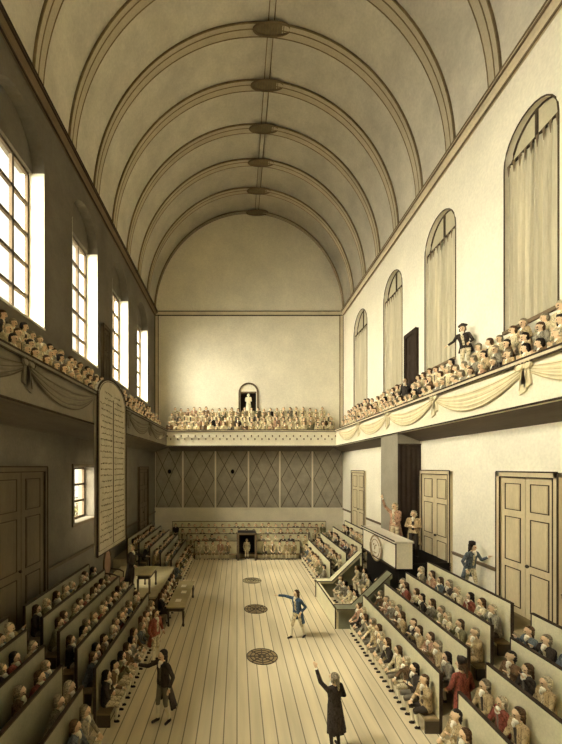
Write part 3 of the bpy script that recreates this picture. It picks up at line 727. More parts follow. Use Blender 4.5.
# ================================================================== PEOPLE
SKIN, COAT, BREECH, STOCK, SHOE, HAIR, INK, CRAV = range(8)
V = Vector
class Body:
    def __init__(s): s.c = []
    def cap(s, a, b, r0, r1, reg): s.c.append((V(a), V(b), r0, r1, reg))
def hand(B, wrist, d, palm, curl=.3, sgn=1):
    """palm, four unequal bent fingers, and a thumb leaving the side of the palm; sgn: side on which the thumb lies"""
    d = V(d).normalized(); n = V(palm); n = (n - d * n.dot(d)).normalized(); s_ = d.cross(n) * sgn
    w = V(wrist)
    for k in (-1, 1): B.cap(w + d * .015, w + d * .075 + s_ * .02 * k, .024, .019, SKIN)
    for k, ln in enumerate((.062, .07, .066, .052)):
        b0 = w + d * .08 + s_ * (.032 - .021 * k); m = b0 + d * ln * .55 - n * ln * curl * .25
        B.cap(b0, m, .0105, .0098, SKIN); B.cap(m, m + d * ln * .5 * (1 - curl * .5) - n * ln * .55 * curl, .0098, .0088, SKIN)
    t0 = w + d * .03 + s_ * .03; t1 = t0 + s_ * .032 + d * .03; B.cap(t0, t1, .014, .012, SKIN); B.cap(t1, t1 + d * .032 + s_ * .006, .012, .010, SKIN)
def head(B, c, f, up, hairreg=None, eyes=True):
    """c head centre, f facing, up"""
    c = V(c); f = V(f).normalized(); up = V(up).normalized(); up = (up - f * up.dot(f)).normalized(); r = f.cross(up)
    P = lambda a, b, e: c + r * a + f * b + up * e
    B.cap(P(0, -.02, .035), P(0, .015, .03), .092, .085, SKIN)
    B.cap(P(0, .03, .02), P(0, .038, -.065), .072, .045, SKIN)       # face and chin
    B.cap(P(-.035, .02, -.045), P(.035, .02, -.045), .035, .035, SKIN)
    B.cap(P(0, .098, .018), P(0, .118, -.018), .012, .016, SKIN)     # nose
    B.cap(P(-.04, .088, .034), P(.04, .088, .034), .016, .016, SKIN)  # brow
    for s_ in (-1, 1): B.cap(P(s_ * .088, -.005, .015), P(s_ * .088, -.008, -.018), .016, .012, SKIN)
    if eyes:
        for s_ in (-1, 1): B.cap(P(s_ * .032, .094, .012), P(s_ * .036, .094, .012), .012, .012, INK)
        B.cap(P(-.02, .085, -.05), P(.02, .085, -.05), .008, .008, INK)
    if hairreg is not None:
        B.cap(P(0, -.04, .05), P(0, -.01, .065), .096, .09, HAIR)
        B.cap(P(0, -.06, .0), P(0, -.07, -.08), .08, .055, HAIR)
        for s_ in (-1, 1): B.cap(P(s_ * .085, -.03, .02), P(s_ * .09, -.035, -.05), .034, .036, HAIR)
def torso(B, pel, sh, side, wide=.19, r=1.0, vest=True, f=None):
    """pel pelvis centre, sh mid-shoulder point, side unit vector to the +side"""
    pel, sh, side = V(pel), V(sh), V(side).normalized()
    for k in (-1, 0, 1):
        B.cap(pel + side * .075 * k, pel.lerp(sh, .5) + side * .06 * k, .112 * r, .104 * r, COAT if k or True else BREECH)
        B.cap(pel.lerp(sh, .5) + side * .06 * k, pel.lerp(sh, .88) + side * .095 * k, .106 * r, .102 * r, COAT)
    B.cap(sh - side * wide * .78, sh + side * wide * .78, .068, .068, COAT)
    if vest and f is not None:
        f = V(f); a = pel.lerp(sh, .25) + f * .062; b = pel.lerp(sh, .85) + f * .062
        B.cap(a, b, .058, .058, BREECH)
def arm(B, s, e, w, hd=None, palm=(0, 0, -1), curl=.3, sgn=1, cuff=True):
    s, e, w = V(s), V(e), V(w)
    B.cap(s, e, .062, .048, COAT); B.cap(e, e.lerp(w, .86), .05, .042, COAT)
    if cuff: B.cap(e.lerp(w, .82), e.lerp(w, .95), .04, .036, CRAV)
    B.cap(e.lerp(w, .85), w, .028, .025, SKIN)
    hand(B, w, hd or (w - e), palm, curl, sgn)
def leg(B, h, k, a, toe):
    h, k, a, toe = V(h), V(k), V(a), V(toe)
    B.cap(h, k, .092, .06, BREECH); B.cap(k, k.lerp(a, .12), .058, .056, BREECH)
    c = k.lerp(a, .33); B.cap(k.lerp(a, .1), c, .05, .056, STOCK); B.cap(c, a, .055, .036, STOCK)
    B.cap(a, a + V((0, 0, -.03)), .038, .038, SHOE); B.cap(a + V((0, .02, -.045)), toe, .04, .032, SHOE)

def solidify(B, name, voxel, smooth=1):
    mb = MB()
    for a, b, r0, r1, reg in B.c: mb.capsule(a, b, r0, r1, 10)
    o = mb.build('tmp_body', M['skin'])
    rm = o.modifiers.new('r', 'REMESH'); rm.mode = 'VOXEL'; rm.voxel_size = voxel; rm.use_smooth_shade = True
    if smooth: s_ = o.modifiers.new('s', 'SMOOTH'); s_.factor = .5; s_.iterations = smooth
    dg = bpy.context.evaluated_depsgraph_get()
    me = bpy.data.meshes.new_from_object(o.evaluated_get(dg)); me.name = name
    od = o.data; bpy.data.objects.remove(o); bpy.data.meshes.remove(od)
    n = len(me.polygons); co = np.empty(n * 3, np.float64); me.polygons.foreach_get('center', co); co = co.reshape(n, 3)
    best = np.full(n, 1e9); reg_ = np.zeros(n, np.int32)
    for a, b, r0, r1, reg in B.c:
        a, b = np.array(a), np.array(b); d = b - a; L = max(float(d @ d), 1e-9)
        t = np.clip((co - a) @ d / L, 0, 1); dist = np.linalg.norm(co - (a + t[:, None] * d), axis=1) - (r0 + (r1 - r0) * t)
        if reg == INK: dist = dist + .002
        m_ = dist < best; best[m_] = dist[m_]; reg_[m_] = reg
    me.materials.clear()
    for m_ in (M['skin'], M['coat_tan'], M['br_cream'], M['stock'], M['shoe'], M['hair_brown'], M['ink2'], M['cravat']): me.materials.append(m_)
    me.polygons.foreach_set('material_index', reg_); me.polygons.foreach_set('use_smooth', [True] * n); me.update()
    return me

def dress(o, coat, br, hair):
    for i, k in ((COAT, 'coat_' + coat), (BREECH, 'br_' + br), (HAIR, 'hair_' + hair)):
        o.material_slots[i].link = 'OBJECT'; o.material_slots[i].material = M[k]

def wig_mesh(name, big=1.0):
    m = MB()
    m.ball((0, .035, .045), .104 * big, .108 * big, .098 * big, 14, 8)
    for s_ in (-1, 1):
        for z in (.01, -.045): m.ball((s_ * .092, .02, z), .034, .05, .032, 8, 5)
    m.ball((0, .10, -.05), .065, .045, .1, 10, 6); m.ball((0, .125, -.16), .03, .028, .09, 8, 5)
    return m.mesh(name, M['hair_white'], True)
def cravat_mesh():
    m = MB(); m.ball((0, -.055, -.145), .062, .055, .05, 10, 6); m.ball((0, -.1, -.2), .038, .03, .065, 8, 5)
    return m.mesh('cravat', M['cravat'], True)
def hat_mesh():
    """cocked hat: low crown and a brim folded up at the sides into two points"""
    m = MB(); m.ball((0, .02, .105), .098, .108, .095, 14, 8)
    n = 28; vs = []
    for rr, up in ((.085, .0), (.125, .02), (.14, .075)):
        for i in range(n):
            a = 2 * PI * i / n; q = abs(math.cos(a)); vs.append((rr * math.cos(a) * 1.15, .02 + rr * math.sin(a) * .62, 0.06 + up * (1.5 - q * .9)))
    fs = [(j * n + i, j * n + (i + 1) % n, (j + 1) * n + (i + 1) % n, (j + 1) * n + i) for j in range(2) for i in range(n)]
    m.add(vs, fs); m.add([(x, y, z + .014) for x, y, z in vs], [f[::-1] for f in fs])
    return m.mesh('hat', M['coat_dark'], True)
WIG, CRAVAT, HAT = wig_mesh('wig'), cravat_mesh(), hat_mesh()

def seated(v, own_hair, eyes=True, hands=True):
    B = Body(); lean = (-.03, -.10, -.05, -.02, -.16, -.03)[v % 6]; tw = (0, .25, -.3, .15, -.1, .4)[v % 6]
    pel = V((0, 0, .515)); sh = V((.02 * (v % 3 - 1), lean, 1.0)); side = V((math.cos(tw * .5), math.sin(tw * .5), 0)); f = V((side.y, -side.x, 0))
    torso(B, pel, sh, side, .2, 1.05, True, f)
    B.cap((-.08, 0, .515), (.08, 0, .515), .105, .105, BREECH)
    nk = sh + V((0, -.01, .09)); B.cap(sh, nk, .055, .05, SKIN)
    B.cap(sh + f * .05 + V((0, 0, .03)), sh + f * .06 + V((0, 0, -.08)), .04, .03, CRAV)
    hf = V((math.sin(tw) * -1.0, -math.cos(tw), -.12)); hc = sh + V((0, -.025, .205)); head(B, hc, hf, (0, 0, 1), HAIR if own_hair else None, eyes)
    for s_ in (-1, 1):
        leg(B, (s_ * .085, -.02, .5), (s_ * (.10 + .02 * (v % 2)), -.34, .49), (s_ * .10, -.275 + .02 * s_ * (v % 2), .085), (s_ * .105, -.345 + .02 * s_ * (v % 2), .035))
    S = [sh + side * (s_ * .178) + V((0, 0, -.01)) for s_ in (-1, 1)]
    lap = [((-.205, -.12 + lean * .4, .74), (-.09, -.33, .63)), ((.205, -.12 + lean * .4, .74), (.10, -.32, .62))]
    if v % 6 == 1: lap[0] = ((-.27, -.18, .80), (-.16, -.36, .98))
    if v % 6 == 2: lap[1] = ((.28, -.14, .86), (.22, -.30, 1.12))
    if v % 6 == 3: lap = [((-.25, -.12, .76), (.05, -.21, .83)), ((.25, -.12, .76), (-.06, -.23, .78))]
    if v % 6 == 5: lap[1] = ((.25, -.1, .84), (.28, -.3, .96))
    for i, s_ in enumerate((-1, 1)): arm(B, S[i], lap[i][0], lap[i][1], palm=(0, .3, 1), sgn=s_)
    return B, hc, hf
def standing(v, own_hair, eyes=True):
    B = Body(); tw = (0, .35, -.3, .15)[v % 4]; lean = (-.04, 0, -.1, .02)[v % 4]
    pel = V((0, 0, .94)); sh = V((0, lean, 1.40)); side = V((math.cos(tw * .5), math.sin(tw * .5), 0)); f = V((side.y, -side.x, 0))
    torso(B, pel, sh, side, .2, 1.0, True, f); B.cap((-.07, 0, .92), (.07, 0, .92), .11, .11, BREECH)
    B.cap(sh, sh + V((0, -.01, .09)), .055, .05, SKIN); B.cap(sh + f * .05 + V((0, 0, .03)), sh + f * .06 + V((0, 0, -.08)), .04, .03, CRAV)
    hc = sh + V((0, -.02, .2)); hf = V((-math.sin(tw), -math.cos(tw), -.2)); head(B, hc, hf, (0, 0, 1), HAIR if own_hair else None, eyes)
    for s_ in (-1, 1): leg(B, (s_ * .09, 0, .9), (s_ * .1, -.02, .49), (s_ * .11, .02, .085), (s_ * .13, -.11, .035))
    for s_ in (-1, 1):
        e = (s_ * .23, .0, 1.12); w = (s_ * .2, -.07, .96)
        if v % 4 == 1 and s_ < 0: e, w = (-.24, -.06, 1.18), (-.12, -.14, 1.32)
        if v % 4 == 2: e, w = (s_ * .24, -.06, 1.16), (s_ * .05, -.15, 1.16 + .05 * s_)
        arm(B, sh + side * (s_ * .195), e, w, palm=(0, .3, 1), sgn=s_)
    return B, hc, hf
SEAT = []
for v in range(6):
    B, hc, hf = seated(v, False); SEAT.append((solidify(B, 'seated_person', .0155, 1), hc, math.atan2(-hf.x, -hf.y) * -1))
STAND = []
for v in range(4):
    B, hc, hf = standing(v, True); STAND.append(solidify(B, 'standing_spectator', .0165, 1))
def add_child(o, me, name, loc, rz, m):
    c = bpy.data.objects.new(name, me); COL.objects.link(c); c.parent = o; c.location = loc; c.rotation_euler = (0, 0, rz)
    c.material_slots[0].link = 'OBJECT'; c.material_slots[0].material = m; return c
def place_seated(x, y, z, rz, coat, hair, br, label, group, v=None, hat=False, sc_=.905):
    v = R.randrange(6) if v is None else v
    me, hc, ha = SEAT[v]
    o = bpy.data.objects.new('person', me); COL.objects.link(o); o.location = (x, y, z); o.rotation_euler = (0, 0, rz + R.uniform(-.08, .08)); s_ = sc_ * R.uniform(.98, 1.03); o.scale = (s_,) * 3
    dress(o, coat, br, hair); tag(o, label, 'person', group)
    add_child(o, WIG, 'hair', hc, -ha, M['hair_' + hair]); add_child(o, CRAVAT, 'cravat', hc, -ha * .5, M['cravat'])
    if hat: add_child(o, HAT, 'hat', hc + V((0, 0, .02)), -ha, M['coat_dark'])
    return o
CR = ['cream'] * 5 + ['tan'] * 4 + ['grey'] * 3 + ['slate blue'] * 2 + ['brown'] * 3 + ['red'] * 1 + ['olive'] * 2 + ['rose'] * 2 + ['dark'] * 2
CL = ['grey'] * 3 + ['slate blue'] * 3 + ['brown'] * 4 + ['red'] * 2 + ['olive'] * 4 + ['dark'] * 3 + ['tan'] * 3 + ['cream']  # darker coats on the left, the shade there put into their colours
HR = ['white'] * 3 + ['grey'] * 4 + ['brown'] * 5 + ['dark'] * 2
BR = ['cream'] * 3 + ['grey'] * 2 + ['dark']
def pick(seq, prev=None):
    c = R.choice(seq)
    return c if c != prev else R.choice(seq)
OFFS = .185
rowname = ['lowest', 'second', 'third', 'fourth', 'top']
for k, (x, zf, zt) in enumerate(RT):
    y0, y1 = R_MAIN[k]; n = int((y1 - y0 - .2) / .445); c = None
    for i in range(n):
        y = y0 + .28 + i * (y1 - y0 - .5) / (n - 1); c = pick(CR, c); h = R.choice(HR)
        place_seated(x - OFFS - .045, y, zf, -PI / 2, c, h, R.choice(BR), 'person in %s coat, %s hair, %s from the aisle, %s right bench' % (c, h, ORD[i + 1], rowname[k]), 'people on the right benches')
    y0, y1 = R_NEAR[k]
    for i in range(3):
        y = y1 - .3 - i * .47; c = pick(CR, c); h = R.choice(HR)
        place_seated(x - OFFS - .045, y, zf, -PI / 2, c if not (k == 1 and i == 1) else 'red', h, R.choice(BR), 'person in %s coat, %s seat before the aisle, %s bench, bottom right corner' % (c if not (k == 1 and i == 1) else 'red', ORD[i + 1], rowname[k]), 'people on the right benches near the viewer')
for k, (x, zf, zt) in enumerate(LT):
    y0, y1 = L_MAIN[k]; n = int((y1 - y0 - .2) / .445); c = None
    for i in range(n):
        y = y0 + .28 + i * (y1 - y0 - .5) / (n - 1); c = pick(CL, c); h = R.choice(HR)
        place_seated(x + OFFS, y, zf, PI / 2, c, h, R.choice(BR), 'person in %s coat, %s hair, %s from the aisle, %s left bench' % (c, h, ORD[i + 1], rowname[k]), 'people on the left benches')
    y0, y1 = L_NEAR[k]
    for i in range(3 if k > 1 else 2):
        y = y1 - .3 - i * .47; c = pick(CL, c); h = R.choice(HR)
        if k == 3 and i == 1: c = 'red'
        place_seated(x + OFFS, y, zf, PI / 2, c, h, R.choice(BR), 'person in %s coat, %s seat before the aisle, %s bench, bottom left corner' % (c, ORD[i + 1], rowname[k]), 'people on the left benches near the viewer')
# clerks in the box under the rostrum
for i in range(8):
    col, row = i % 4, i // 4; c = pick(['cream', 'tan', 'cream', 'grey', 'rose'])
    place_seated(3.78 + (1.02 if row == 0 else 1.90), 14.74 + col * .70, 0 if row == 0 else .5, -PI / 2 + R.uniform(-.15, .1), c, R.choice(['brown', 'dark', 'grey', 'white']), 'cream',
                 'clerk in %s coat, %s from near end, %s row inside the box' % (c, ORD[col + 1], ('front', 'back')[row]), 'clerks in the box under the rostrum')
# bench behind the long table, with its sitters
e = empty('stool_bench', (-3.02, 15.85, 0)); tag(e, 'low backless bench between the left dais and the long table', 'bench')
MB().box(-.13, .13, -1.55, 1.55, .305, .345).build('seat', M['seat'], e)
for yy in (-1.4, 1.4): MB().box(-.11, .11, yy - .04, yy + .04, 0, .305).build('leg', M['table_d'], e)
for i in range(6):
    c = pick(CL)
    place_seated(-3.04, 14.6 + i * .5, 0, PI / 2, c, R.choice(HR), 'dark', 'person in %s coat at the long table, %s from its near end' % (c, ORD[i + 1]), 'people seated at the long table', v=3)
for i, (px, py) in enumerate(((-2.38, 14.9), (-2.3, 15.9), (-2.42, 16.7))):
    tag(MB().box(-.11, .11, -.16, .16, 0, .006).build('paper_sheet', M['paper'], loc=(px, py, .785)), 'white sheet of paper on the long table, ' + ORD[i + 1] + ' from its near end', 'paper', 'papers on the long table')

# gallery spectators
def place_standing(x, y, z, rz, coat, hair, label, group, v=None, sc_=1.0):
    v = R.randrange(4) if v is None else v
    o = bpy.data.objects.new('person', STAND[v]); COL.objects.link(o); o.location = (x, y, z); o.rotation_euler = (0, 0, rz + R.uniform(-.16, .16)); o.scale = (sc_,) * 3
    dress(o, coat, R.choice(BR), hair); tag(o, label, 'person', group); return o
GC = ['cream'] * 9 + ['tan'] * 5 + ['grey'] * 2 + ['rose'] * 2 + ['brown'] * 2 + ['olive'] + ['dark']
stuff_pts = []      # the distant rest: (kind, x, y, z, rz)
dR = (XR - GXR - .16) / 3; dL = (GXL - .16 - XL) / 3
rowg = ['front', 'middle', 'rear']
GX = lambda side, k: (GXR + .16 + .22 + .245 * k) if side > 0 else (GXL - .16 - .26 - .32 * k)
for side, nm, pal, ymin, ysplit in ((1, 'right', GC, 8.6, 21.5), (-1, 'left', GC, 9.0, 15.2)):
    for k in range(3):
        y = ymin + .22 * k; i = 0
        while y < 26.2:
            x = GX(side, k) + R.uniform(-.03, .03); z = GZ0 + .125 + .42 * k - (.0 if k else .12) * 0; rz = -PI / 2 if side > 0 else PI / 2
            skip = side > 0 and (k == 2 and (12.2 < y < 13.4 or 16.6 < y < 17.6) or k == 1 and 16.7 < y < 17.45)
            if not skip:
                if y < ysplit:
                    i += 1; c = R.choice(pal); h = R.choice(HR)
                    place_standing(x, y, z, rz, c, h, 'spectator in %s coat, %s hair, %s from near end, %s row, %s gallery' % (c, h, ORD[i], rowg[k], nm), nm + ' gallery spectators', sc_=R.uniform(.88, .95))
                else:
                    if y - ysplit < .6: y += .12
                    stuff_pts.append(('stand', x, y, z, rz))
            y += R.uniform(.47, .56)
for k in range(4):
    x = GXL + .15 + .2 * (k % 2)
    while x < GXR - .1:
        stuff_pts.append(('stand', x, GYB + .16 + .43 * k + .22, GZ0 + .125 + .42 * k, 0)); x += R.uniform(.44, .54)
for T, s_, x_off in ((RT, -1, -.23), (LT, 1, .178)):
    for k, (x, zf, zt) in enumerate(T):
        y = (18.85 if s_ < 0 else 19.2)
        while y < 24.0: stuff_pts.append(('sit', x + x_off, y, zf, s_ * PI / 2)); y += R.uniform(.46, .58)
for k, (y, zf, zt) in enumerate(BT):
    x = BX[k][0] + .3
    while x < BX[k][1] - .2:
        if not (k < 2 and DX0 - .42 < x < DX1 + .42): stuff_pts.append(('sit', x, y - .23, zf, 0))
        x += R.uniform(.44, .56)
# the rest of the assembly, far away, as one crowd
low = {}
for kind, fn, nv in (('sit', seated, 3), ('stand', standing, 3)):
    low[kind] = []
    for v in range(nv):
        B, hc, hf = fn(v, True, False); me = solidify(B, 'lowres', .034, 0)
        co = np.empty(len(me.vertices) * 3); me.vertices.foreach_get('co', co); nf = len(me.polygons)
        fv = np.empty(nf * 4, np.int32)
        quads = all(p.loop_total == 4 for p in me.polygons)
        polys = [tuple(p.vertices) for p in me.polygons]; mi = np.empty(nf, np.int32); me.polygons.foreach_get('material_index', mi)
        low[kind].append((co.reshape(-1, 3), polys, mi)); bpy.data.meshes.remove(me)
cm = [M['skin'], M['stock'], M['shoe'], M['cravat']] + [M['coat_' + k] for k in COATS] + [M['br_cream'], M['br_grey'], M['br_dark']] + [M['hair_' + k] for k in HAIRS]
ck = list(COATS); hk_ = list(HAIRS); vs_all = []; f_all = []; m_all = []; off = 0
for kind, x, y, z, rz in stuff_pts:
    co, polys, mi = R.choice(low[kind]); rz += R.uniform(-.12, .12); s_ = R.uniform(.9, 1.0) if kind == 'stand' else (R.uniform(.85, .9) if x < -2.9 and y < 24.3 else R.uniform(.88, .95)); c, sn = math.cos(rz) * s_, math.sin(rz) * s_
    vs_all.append(np.stack([co[:, 0] * c - co[:, 1] * sn + x, co[:, 0] * sn + co[:, 1] * c + y, co[:, 2] * s_ + z], 1))
    f_all += [tuple(off + i for i in p) for p in polys]; off += len(co)
    mp = np.zeros(8, np.int32); mp[SKIN] = 0; mp[STOCK] = 1; mp[SHOE] = 2; mp[CRAV] = 3; mp[INK] = 2
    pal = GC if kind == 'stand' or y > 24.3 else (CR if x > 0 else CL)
    mp[COAT] = 4 + ck.index(R.choice(pal)); mp[BREECH] = 4 + len(ck) + R.randrange(3); mp[HAIR] = 7 + len(ck) + hk_.index(R.choice(HR))
    m_all.append(mp[mi])
me = bpy.data.meshes.new('crowd'); me.from_pydata(np.concatenate(vs_all).tolist(), [], f_all)
for m_ in cm: me.materials.append(m_)
me.polygons.foreach_set('material_index', np.concatenate(m_all)); me.polygons.foreach_set('use_smooth', [True] * len(me.polygons)); me.update()
o = bpy.data.objects.new('crowd', me); COL.objects.link(o)
tag(o, 'distant crowd packing the back gallery, the far side galleries and the far benches', 'crowd', kind='stuff')

# ------------------------------------------------------------------ single figures
def tails_mesh(bx, length=.52, flare=1.0, z0=1.06):
    """coat skirts: shell from the waist round the back, open in front, split behind"""
    m = MB()
    for a0, a1 in ((-.12 * PI, .49 * PI), (.51 * PI, 1.12 * PI)):
        n = 12; vs = []
        for layer in (0, .022):
            for u in (0, .35, .7, 1):
                for i in range(n + 1):
                    a = a0 + (a1 - a0) * i / n; r = 1 + .35 * u * flare; wv = .012 * math.sin(i * 2.1) * u
                    vs.append(((.185 - layer + wv) * r * math.cos(a), (.135 - layer + wv) * r * math.sin(a) + .06 * u * flare, z0 - length * u))
        q = n + 1; fs = []
        for j in range(3): fs += [(j * q + i, j * q + i + 1, (j + 1) * q + i + 1, (j + 1) * q + i) for i in range(n)]
        o = 4 * q; fs += [(o + j * q + i, o + (j + 1) * q + i, o + (j + 1) * q + i + 1, o + j * q + i + 1) for j in range(3) for i in range(n)]
        fs += [(3 * q + i, 3 * q + i + 1, o + 3 * q + i + 1, o + 3 * q + i) for i in range(n)]
        for i in (0, n): fs += [(j * q + i, (j + 1) * q + i, o + (j + 1) * q + i, o + j * q + i) for j in range(3)]
        m.add(vs, fs)
    return m
def figure(loc, rz, coat, br, hair, label, la=None, ra=None, lean=(0, 0), legs=None, hf=(0, -1, -.05), sc_=1.0, hat=False, tails=.5, voxel=.0125, stock=True, flare=1.0):
    """la / ra: (elbow, wrist, palm) of the person's left (+x) and right (-x) arm, in the body frame facing -y"""
    B = Body(); pel = V((0, 0, .94)); sh = V((lean[0], lean[1], 1.405)); side = V((1, 0, 0)); f = V((0, -1, 0))
    torso(B, pel, sh, side, .2, 1.0, True, f); B.cap((-.075, 0, .92), (.075, 0, .92), .108, .108, BREECH)
    B.cap(sh, sh + V((0, -.012, .1)), .054, .05, SKIN)
    hc = sh + V((0, -.022, .205)); head(B, hc, hf, (0, 0, 1), None, True)
    legs = legs or (((.1, -.02, .49), (.11, .03, .085)), ((-.1, -.02, .49), (-.11, .03, .085)))
    for s_, (k, a) in zip((1, -1), legs):
        leg(B, (s_ * .09, 0, .9), k, a, (a[0] + s_ * .03, a[1] - .14, .035))
    dl = ((.27, .04, 1.13), (.25, -.1, .9), (-1, 0, 0)); dr_ = ((-.27, .04, 1.13), (-.25, -.1, .9), (1, 0, 0))
    for s_, A in ((1, la or dl), (-1, ra or dr_)):
        arm(B, sh + V((s_ * .195, 0, -.005)), A[0], A[1], palm=A[2], curl=.35, sgn=s_)
    me = solidify(B, 'body', voxel, 1)
    o = bpy.data.objects.new('person', me); COL.objects.link(o); o.location = loc; o.rotation_euler = (0, 0, rz); o.scale = (sc_,) * 3
    dress(o, coat, br, hair); tag(o, label, 'person')
    if not stock: o.material_slots[STOCK].link = 'OBJECT'; o.material_slots[STOCK].material = M['br_dark']
    ha = math.atan2(hf[0], -hf[1])
    add_child(o, WIG, 'hair', hc, ha, M['hair_' + hair]); add_child(o, CRAVAT, 'cravat', hc, ha * .4, M['cravat'])
    if hat: add_child(o, HAT, 'hat', hc + V((0, 0, .02)), ha, M['coat_dark'])
    if tails:
        t = tails_mesh(None, tails, flare); c = t.build('coat_tails', M['coat_' + coat], o, True); c.location = (0, 0, 0)
    bt = MB()
    for i in range(5): bt.ball((.045, -.128 + lean[1] * (.15 + .14 * i), 1.0 + .07 * i), .013, .01, .013, 6, 4)
    bt.build('button', M['iron'], o)
    return o
D = math.radians
figure((2.2, 13.35, 0), D(-48), 'blue', 'cream', 'brown', 'orator in blue coat and white breeches pointing across the open floor', ra=((-.42, -.22, 1.46), (-.55, -.46, 1.50), (0, 0, 1)), la=((.3, .08, 1.16), (.26, -.12, 1.02), (-1, 0, 0)),
       legs=(((.13, .08, .49), (.14, .24, .09)), ((-.12, -.14, .49), (-.13, -.2, .085))), lean=(0, -.06), hf=(-.25, -1, 0))
figure((2.15, 8.1, 0), D(-150), 'dark', 'dark', 'grey', 'man in black coat at the bottom edge raising one arm towards the vault', la=((.34, -.1, 1.58), (.38, -.2, 1.86), (0, 1, 0)), ra=((-.3, .02, 1.15), (-.34, -.2, 1.02), (1, 0, 0)),
       hf=(.3, -1, .15), tails=.62, stock=False, sc_=.95)
figure((-1.8, 8.95, 0), D(-40), 'dark', 'grey', 'dark', 'man in dark cloak standing on the shaded floor facing the left benches', ra=((-.38, -.16, 1.28), (-.56, -.34, 1.33), (0, 0, 1)), la=((.3, .06, 1.15), (.3, -.06, .94), (-1, 0, 0)), tails=.7, flare=1.7,
       legs=(((.11, -.02, .49), (.13, .08, .085)), ((-.1, -.08, .49), (-.11, -.08, .085))))
figure((7.72, 12.15, 1.955), D(14), 'slate blue', 'cream', 'dark', 'man in cocked hat and blue coat walking along the right wall, hand raised', la=((.26, -.18, 1.2), (.3, -.4, 1.34), (0, 1, 0)), hat=True, hf=(.35, -1, .05), lean=(0, -.08),
       legs=(((.1, -.12, .49), (.1, -.16, .085)), ((-.1, .06, .5), (-.1, .22, .1))))
figure((6.86, 15.95, 2.555), D(-52), 'rose', 'cream', 'white', 'president in pink coat at the white rostrum with one arm flung up', ra=((-.36, -.06, 1.6), (-.38, -.16, 1.88), (0, -1, 0)), la=((.27, -.16, 1.16), (.2, -.38, 1.06), (0, 0, -1)), hf=(-.1, -1, 0), sc_=1.2)
figure((7.15, 14.85, 2.555), D(-40), 'tan', 'dark', 'white', 'white haired man with folded arms before the dark hanging by the rostrum', la=((.25, -.1, 1.16), (-.03, -.2, 1.2), (0, 0, -1)), ra=((-.25, -.1, 1.16), (.04, -.23, 1.15), (0, 0, -1)), sc_=1.08, tails=.6, stock=False)
figure((5.16, 8.42, 0.0), D(-165), 'red', 'grey', 'brown', 'man in red coat and hat standing in the aisle of the right benches', hat=True, tails=.6, la=((.27, -.04, 1.14), (.2, -.2, 1.0), (-1, 0, 0)), hf=(.4, -1, 0), sc_=1.02)
figure((-2.6, 11.7, 0), D(60), 'red', 'cream', 'brown', 'man in red coat standing before the lowest left bench', la=((.28, 0, 1.14), (.2, -.16, 1.02), (-1, 0, 0)), sc_=.95)
figure((-4.32, 15.0, 1.15), D(82), 'dark', 'dark', 'white', 'man in black coat standing on the left dais with one arm outstretched', la=((.28, -.24, 1.28), (.26, -.5, 1.26), (0, 0, 1)), ra=((-.26, 0, 1.14), (-.16, -.18, 1.0), (1, 0, 0)), sc_=1.08, tails=.66, stock=False)
pb = MB().box(-.13, .13, -.4, .3, 0, .78); tag(pb.build('white_block', M['white'], loc=(8.05, 12.78, GZ0 + .965)), 'white block behind the right gallery crowd, bearing the standing spectator', 'block')
figure((7.94, 12.75, GZ0 + 1.75), D(-50), 'dark', 'cream', 'brown', 'man in dark coat standing high above the right gallery crowd, leaning with arm outstretched', ra=((-.34, -.16, 1.22), (-.5, -.3, 1.08), (0, 0, 1)), la=((.26, -.06, 1.16), (.18, -.2, 1.05), (-1, 0, 0)), hat=True, lean=(-.06, -.1), sc_=.95, tails=.26)
figure((7.84, 17.08, GZ0 + .96), D(-60), 'dark', 'dark', 'brown', 'man in black coat standing before the dark doorway of the right gallery', sc_=.96, tails=.3, la=((.25, -.1, 1.18), (.2, -.2, 1.3), (-1, 0, 0)))
figure((.66, 24.75, 0), 0, 'cream', 'cream', 'grey', 'pale figure standing in the small dark entrance among the back benches', sc_=.78, tails=.4)
for i, (x, y, z) in enumerate(((-3.14, 9.5, .62), (-3.1, 10.4, .62), (-3.14, 11.1, .62))):
    pass
# statue in the niche
s_ = empty('statue', (nc, YB + .25, NZ0 + .004)); tag(s_, 'small white statue standing in the dark arched niche of the back wall', 'statue')
MB().box(-.28, .28, -.2, .2, 0, .22).box(-.22, .22, -.16, .16, .22, .3).build('pedestal', M['white'], s_, bevel=.01)
B, hc, hf = standing(2, True, False); me = solidify(B, 'figure', .02, 1); me.materials.clear(); me.materials.append(M['white']); me.polygons.foreach_set('material_index', [0] * len(me.polygons))
o = bpy.data.objects.new('figure', me); COL.objects.link(o); o.parent = s_; o.location = (0, 0, .295); o.scale = (.95,) * 3
ro_ = MB(); n = 16; vs = []
for u, r_ in ((0, .17), (.3, .19), (.7, .23), (1, .26)): vs += [((r_ + .015 * math.cos(i * 2.5)) * math.cos(2 * PI * i / n), (r_ * .75) * math.sin(2 * PI * i / n), 1.2 - u * .88) for i in range(n)]
ro_.add(vs, [(j * n + i, j * n + (i + 1) % n, (j + 1) * n + (i + 1) % n, (j + 1) * n + i) for j in range(3) for i in range(n)] + [tuple(range(n - 1, -1, -1)), tuple(range(3 * n, 4 * n))]); ro_.build('robe', M['white'], s_, True)

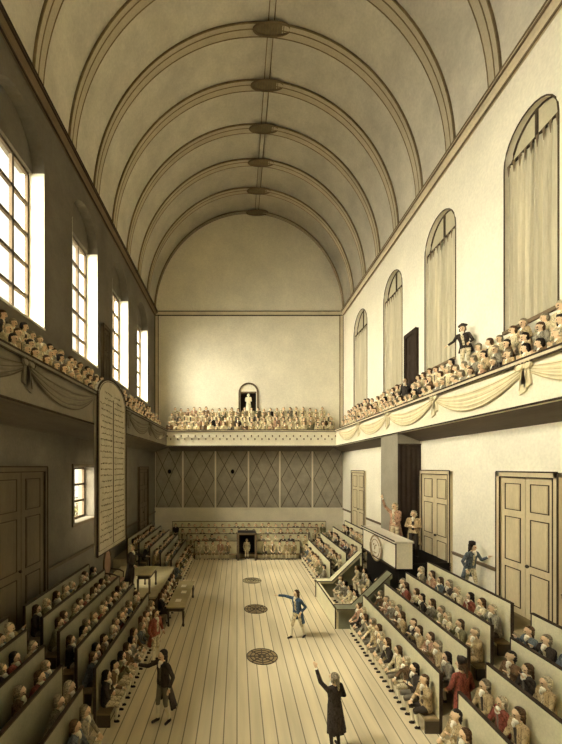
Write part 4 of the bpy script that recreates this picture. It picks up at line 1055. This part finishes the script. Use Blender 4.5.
# ------------------------------------------------------------------ light, sky, camera
SKY_GLOW, SKY_BASE, SUN_E = 38.0, 1.15, 13.0
w = bpy.data.worlds.new('sky'); sc.world = w; w.use_nodes = True
nt = w.node_tree; bg = nt.nodes['Background']
N_, K_ = nt.nodes, nt.links
tcw = N_.new('ShaderNodeTexCoord'); nv_ = N_.new('ShaderNodeVectorMath'); nv_.operation = 'NORMALIZE'; K_.new(tcw.outputs['Generated'], nv_.inputs[0])
dp = N_.new('ShaderNodeVectorMath'); dp.operation = 'DOT_PRODUCT'; K_.new(nv_.outputs[0], dp.inputs[0]); dp.inputs[1].default_value = V((-.84, -.42, .30)).normalized()
def wm(op, a, b):
    k = N_.new('ShaderNodeMath'); k.operation = op
    for i, v in enumerate((a, b)):
        if isinstance(v, (int, float)): k.inputs[i].default_value = v
        else: K_.new(v, k.inputs[i])
    return k.outputs[0]
g_ = wm('POWER', wm('MAXIMUM', dp.outputs['Value'], 0.0), 4.0)
K_.new(wm('ADD', wm('MULTIPLY', g_, SKY_GLOW), SKY_BASE), bg.inputs[1])        # a bright hazy evening sky beyond the left windows
bg.inputs[0].default_value = (1.0, .945, .80, 1)
def sun(name, d, e, ang, col):
    l = bpy.data.lights.new(name, 'SUN'); l.energy = e; l.angle = D(ang); l.color = col
    o = bpy.data.objects.new(name, l); COL.objects.link(o); o.rotation_euler = V(d).to_track_quat('-Z', 'Y').to_euler(); o.location = (-20, 0, 30)
sun('sunlight', (.52, .17, -.80), SUN_E, 22, (1, .945, .80))
cam = bpy.data.cameras.new('camera'); co = bpy.data.objects.new('camera', cam); COL.objects.link(co)
co.location = (0, 0, EYE); co.rotation_euler = (PI / 2, 0, 0)
cam.sensor_fit = 'HORIZONTAL'; cam.sensor_width = 36; cam.lens = F / 562 * 36
cam.shift_x = (281 - 237) / 562; cam.shift_y = (467 - 372) / 562
cam.clip_start = .1; cam.clip_end = 200
sc.camera = co
sc.view_settings.view_transform = 'Standard'; sc.view_settings.look = 'None'; sc.view_settings.gamma = 1; sc.view_settings.use_curve_mapping = False
sc.view_settings.exposure = .55
sc.cycles.max_bounces = 8; sc.cycles.diffuse_bounces = 6
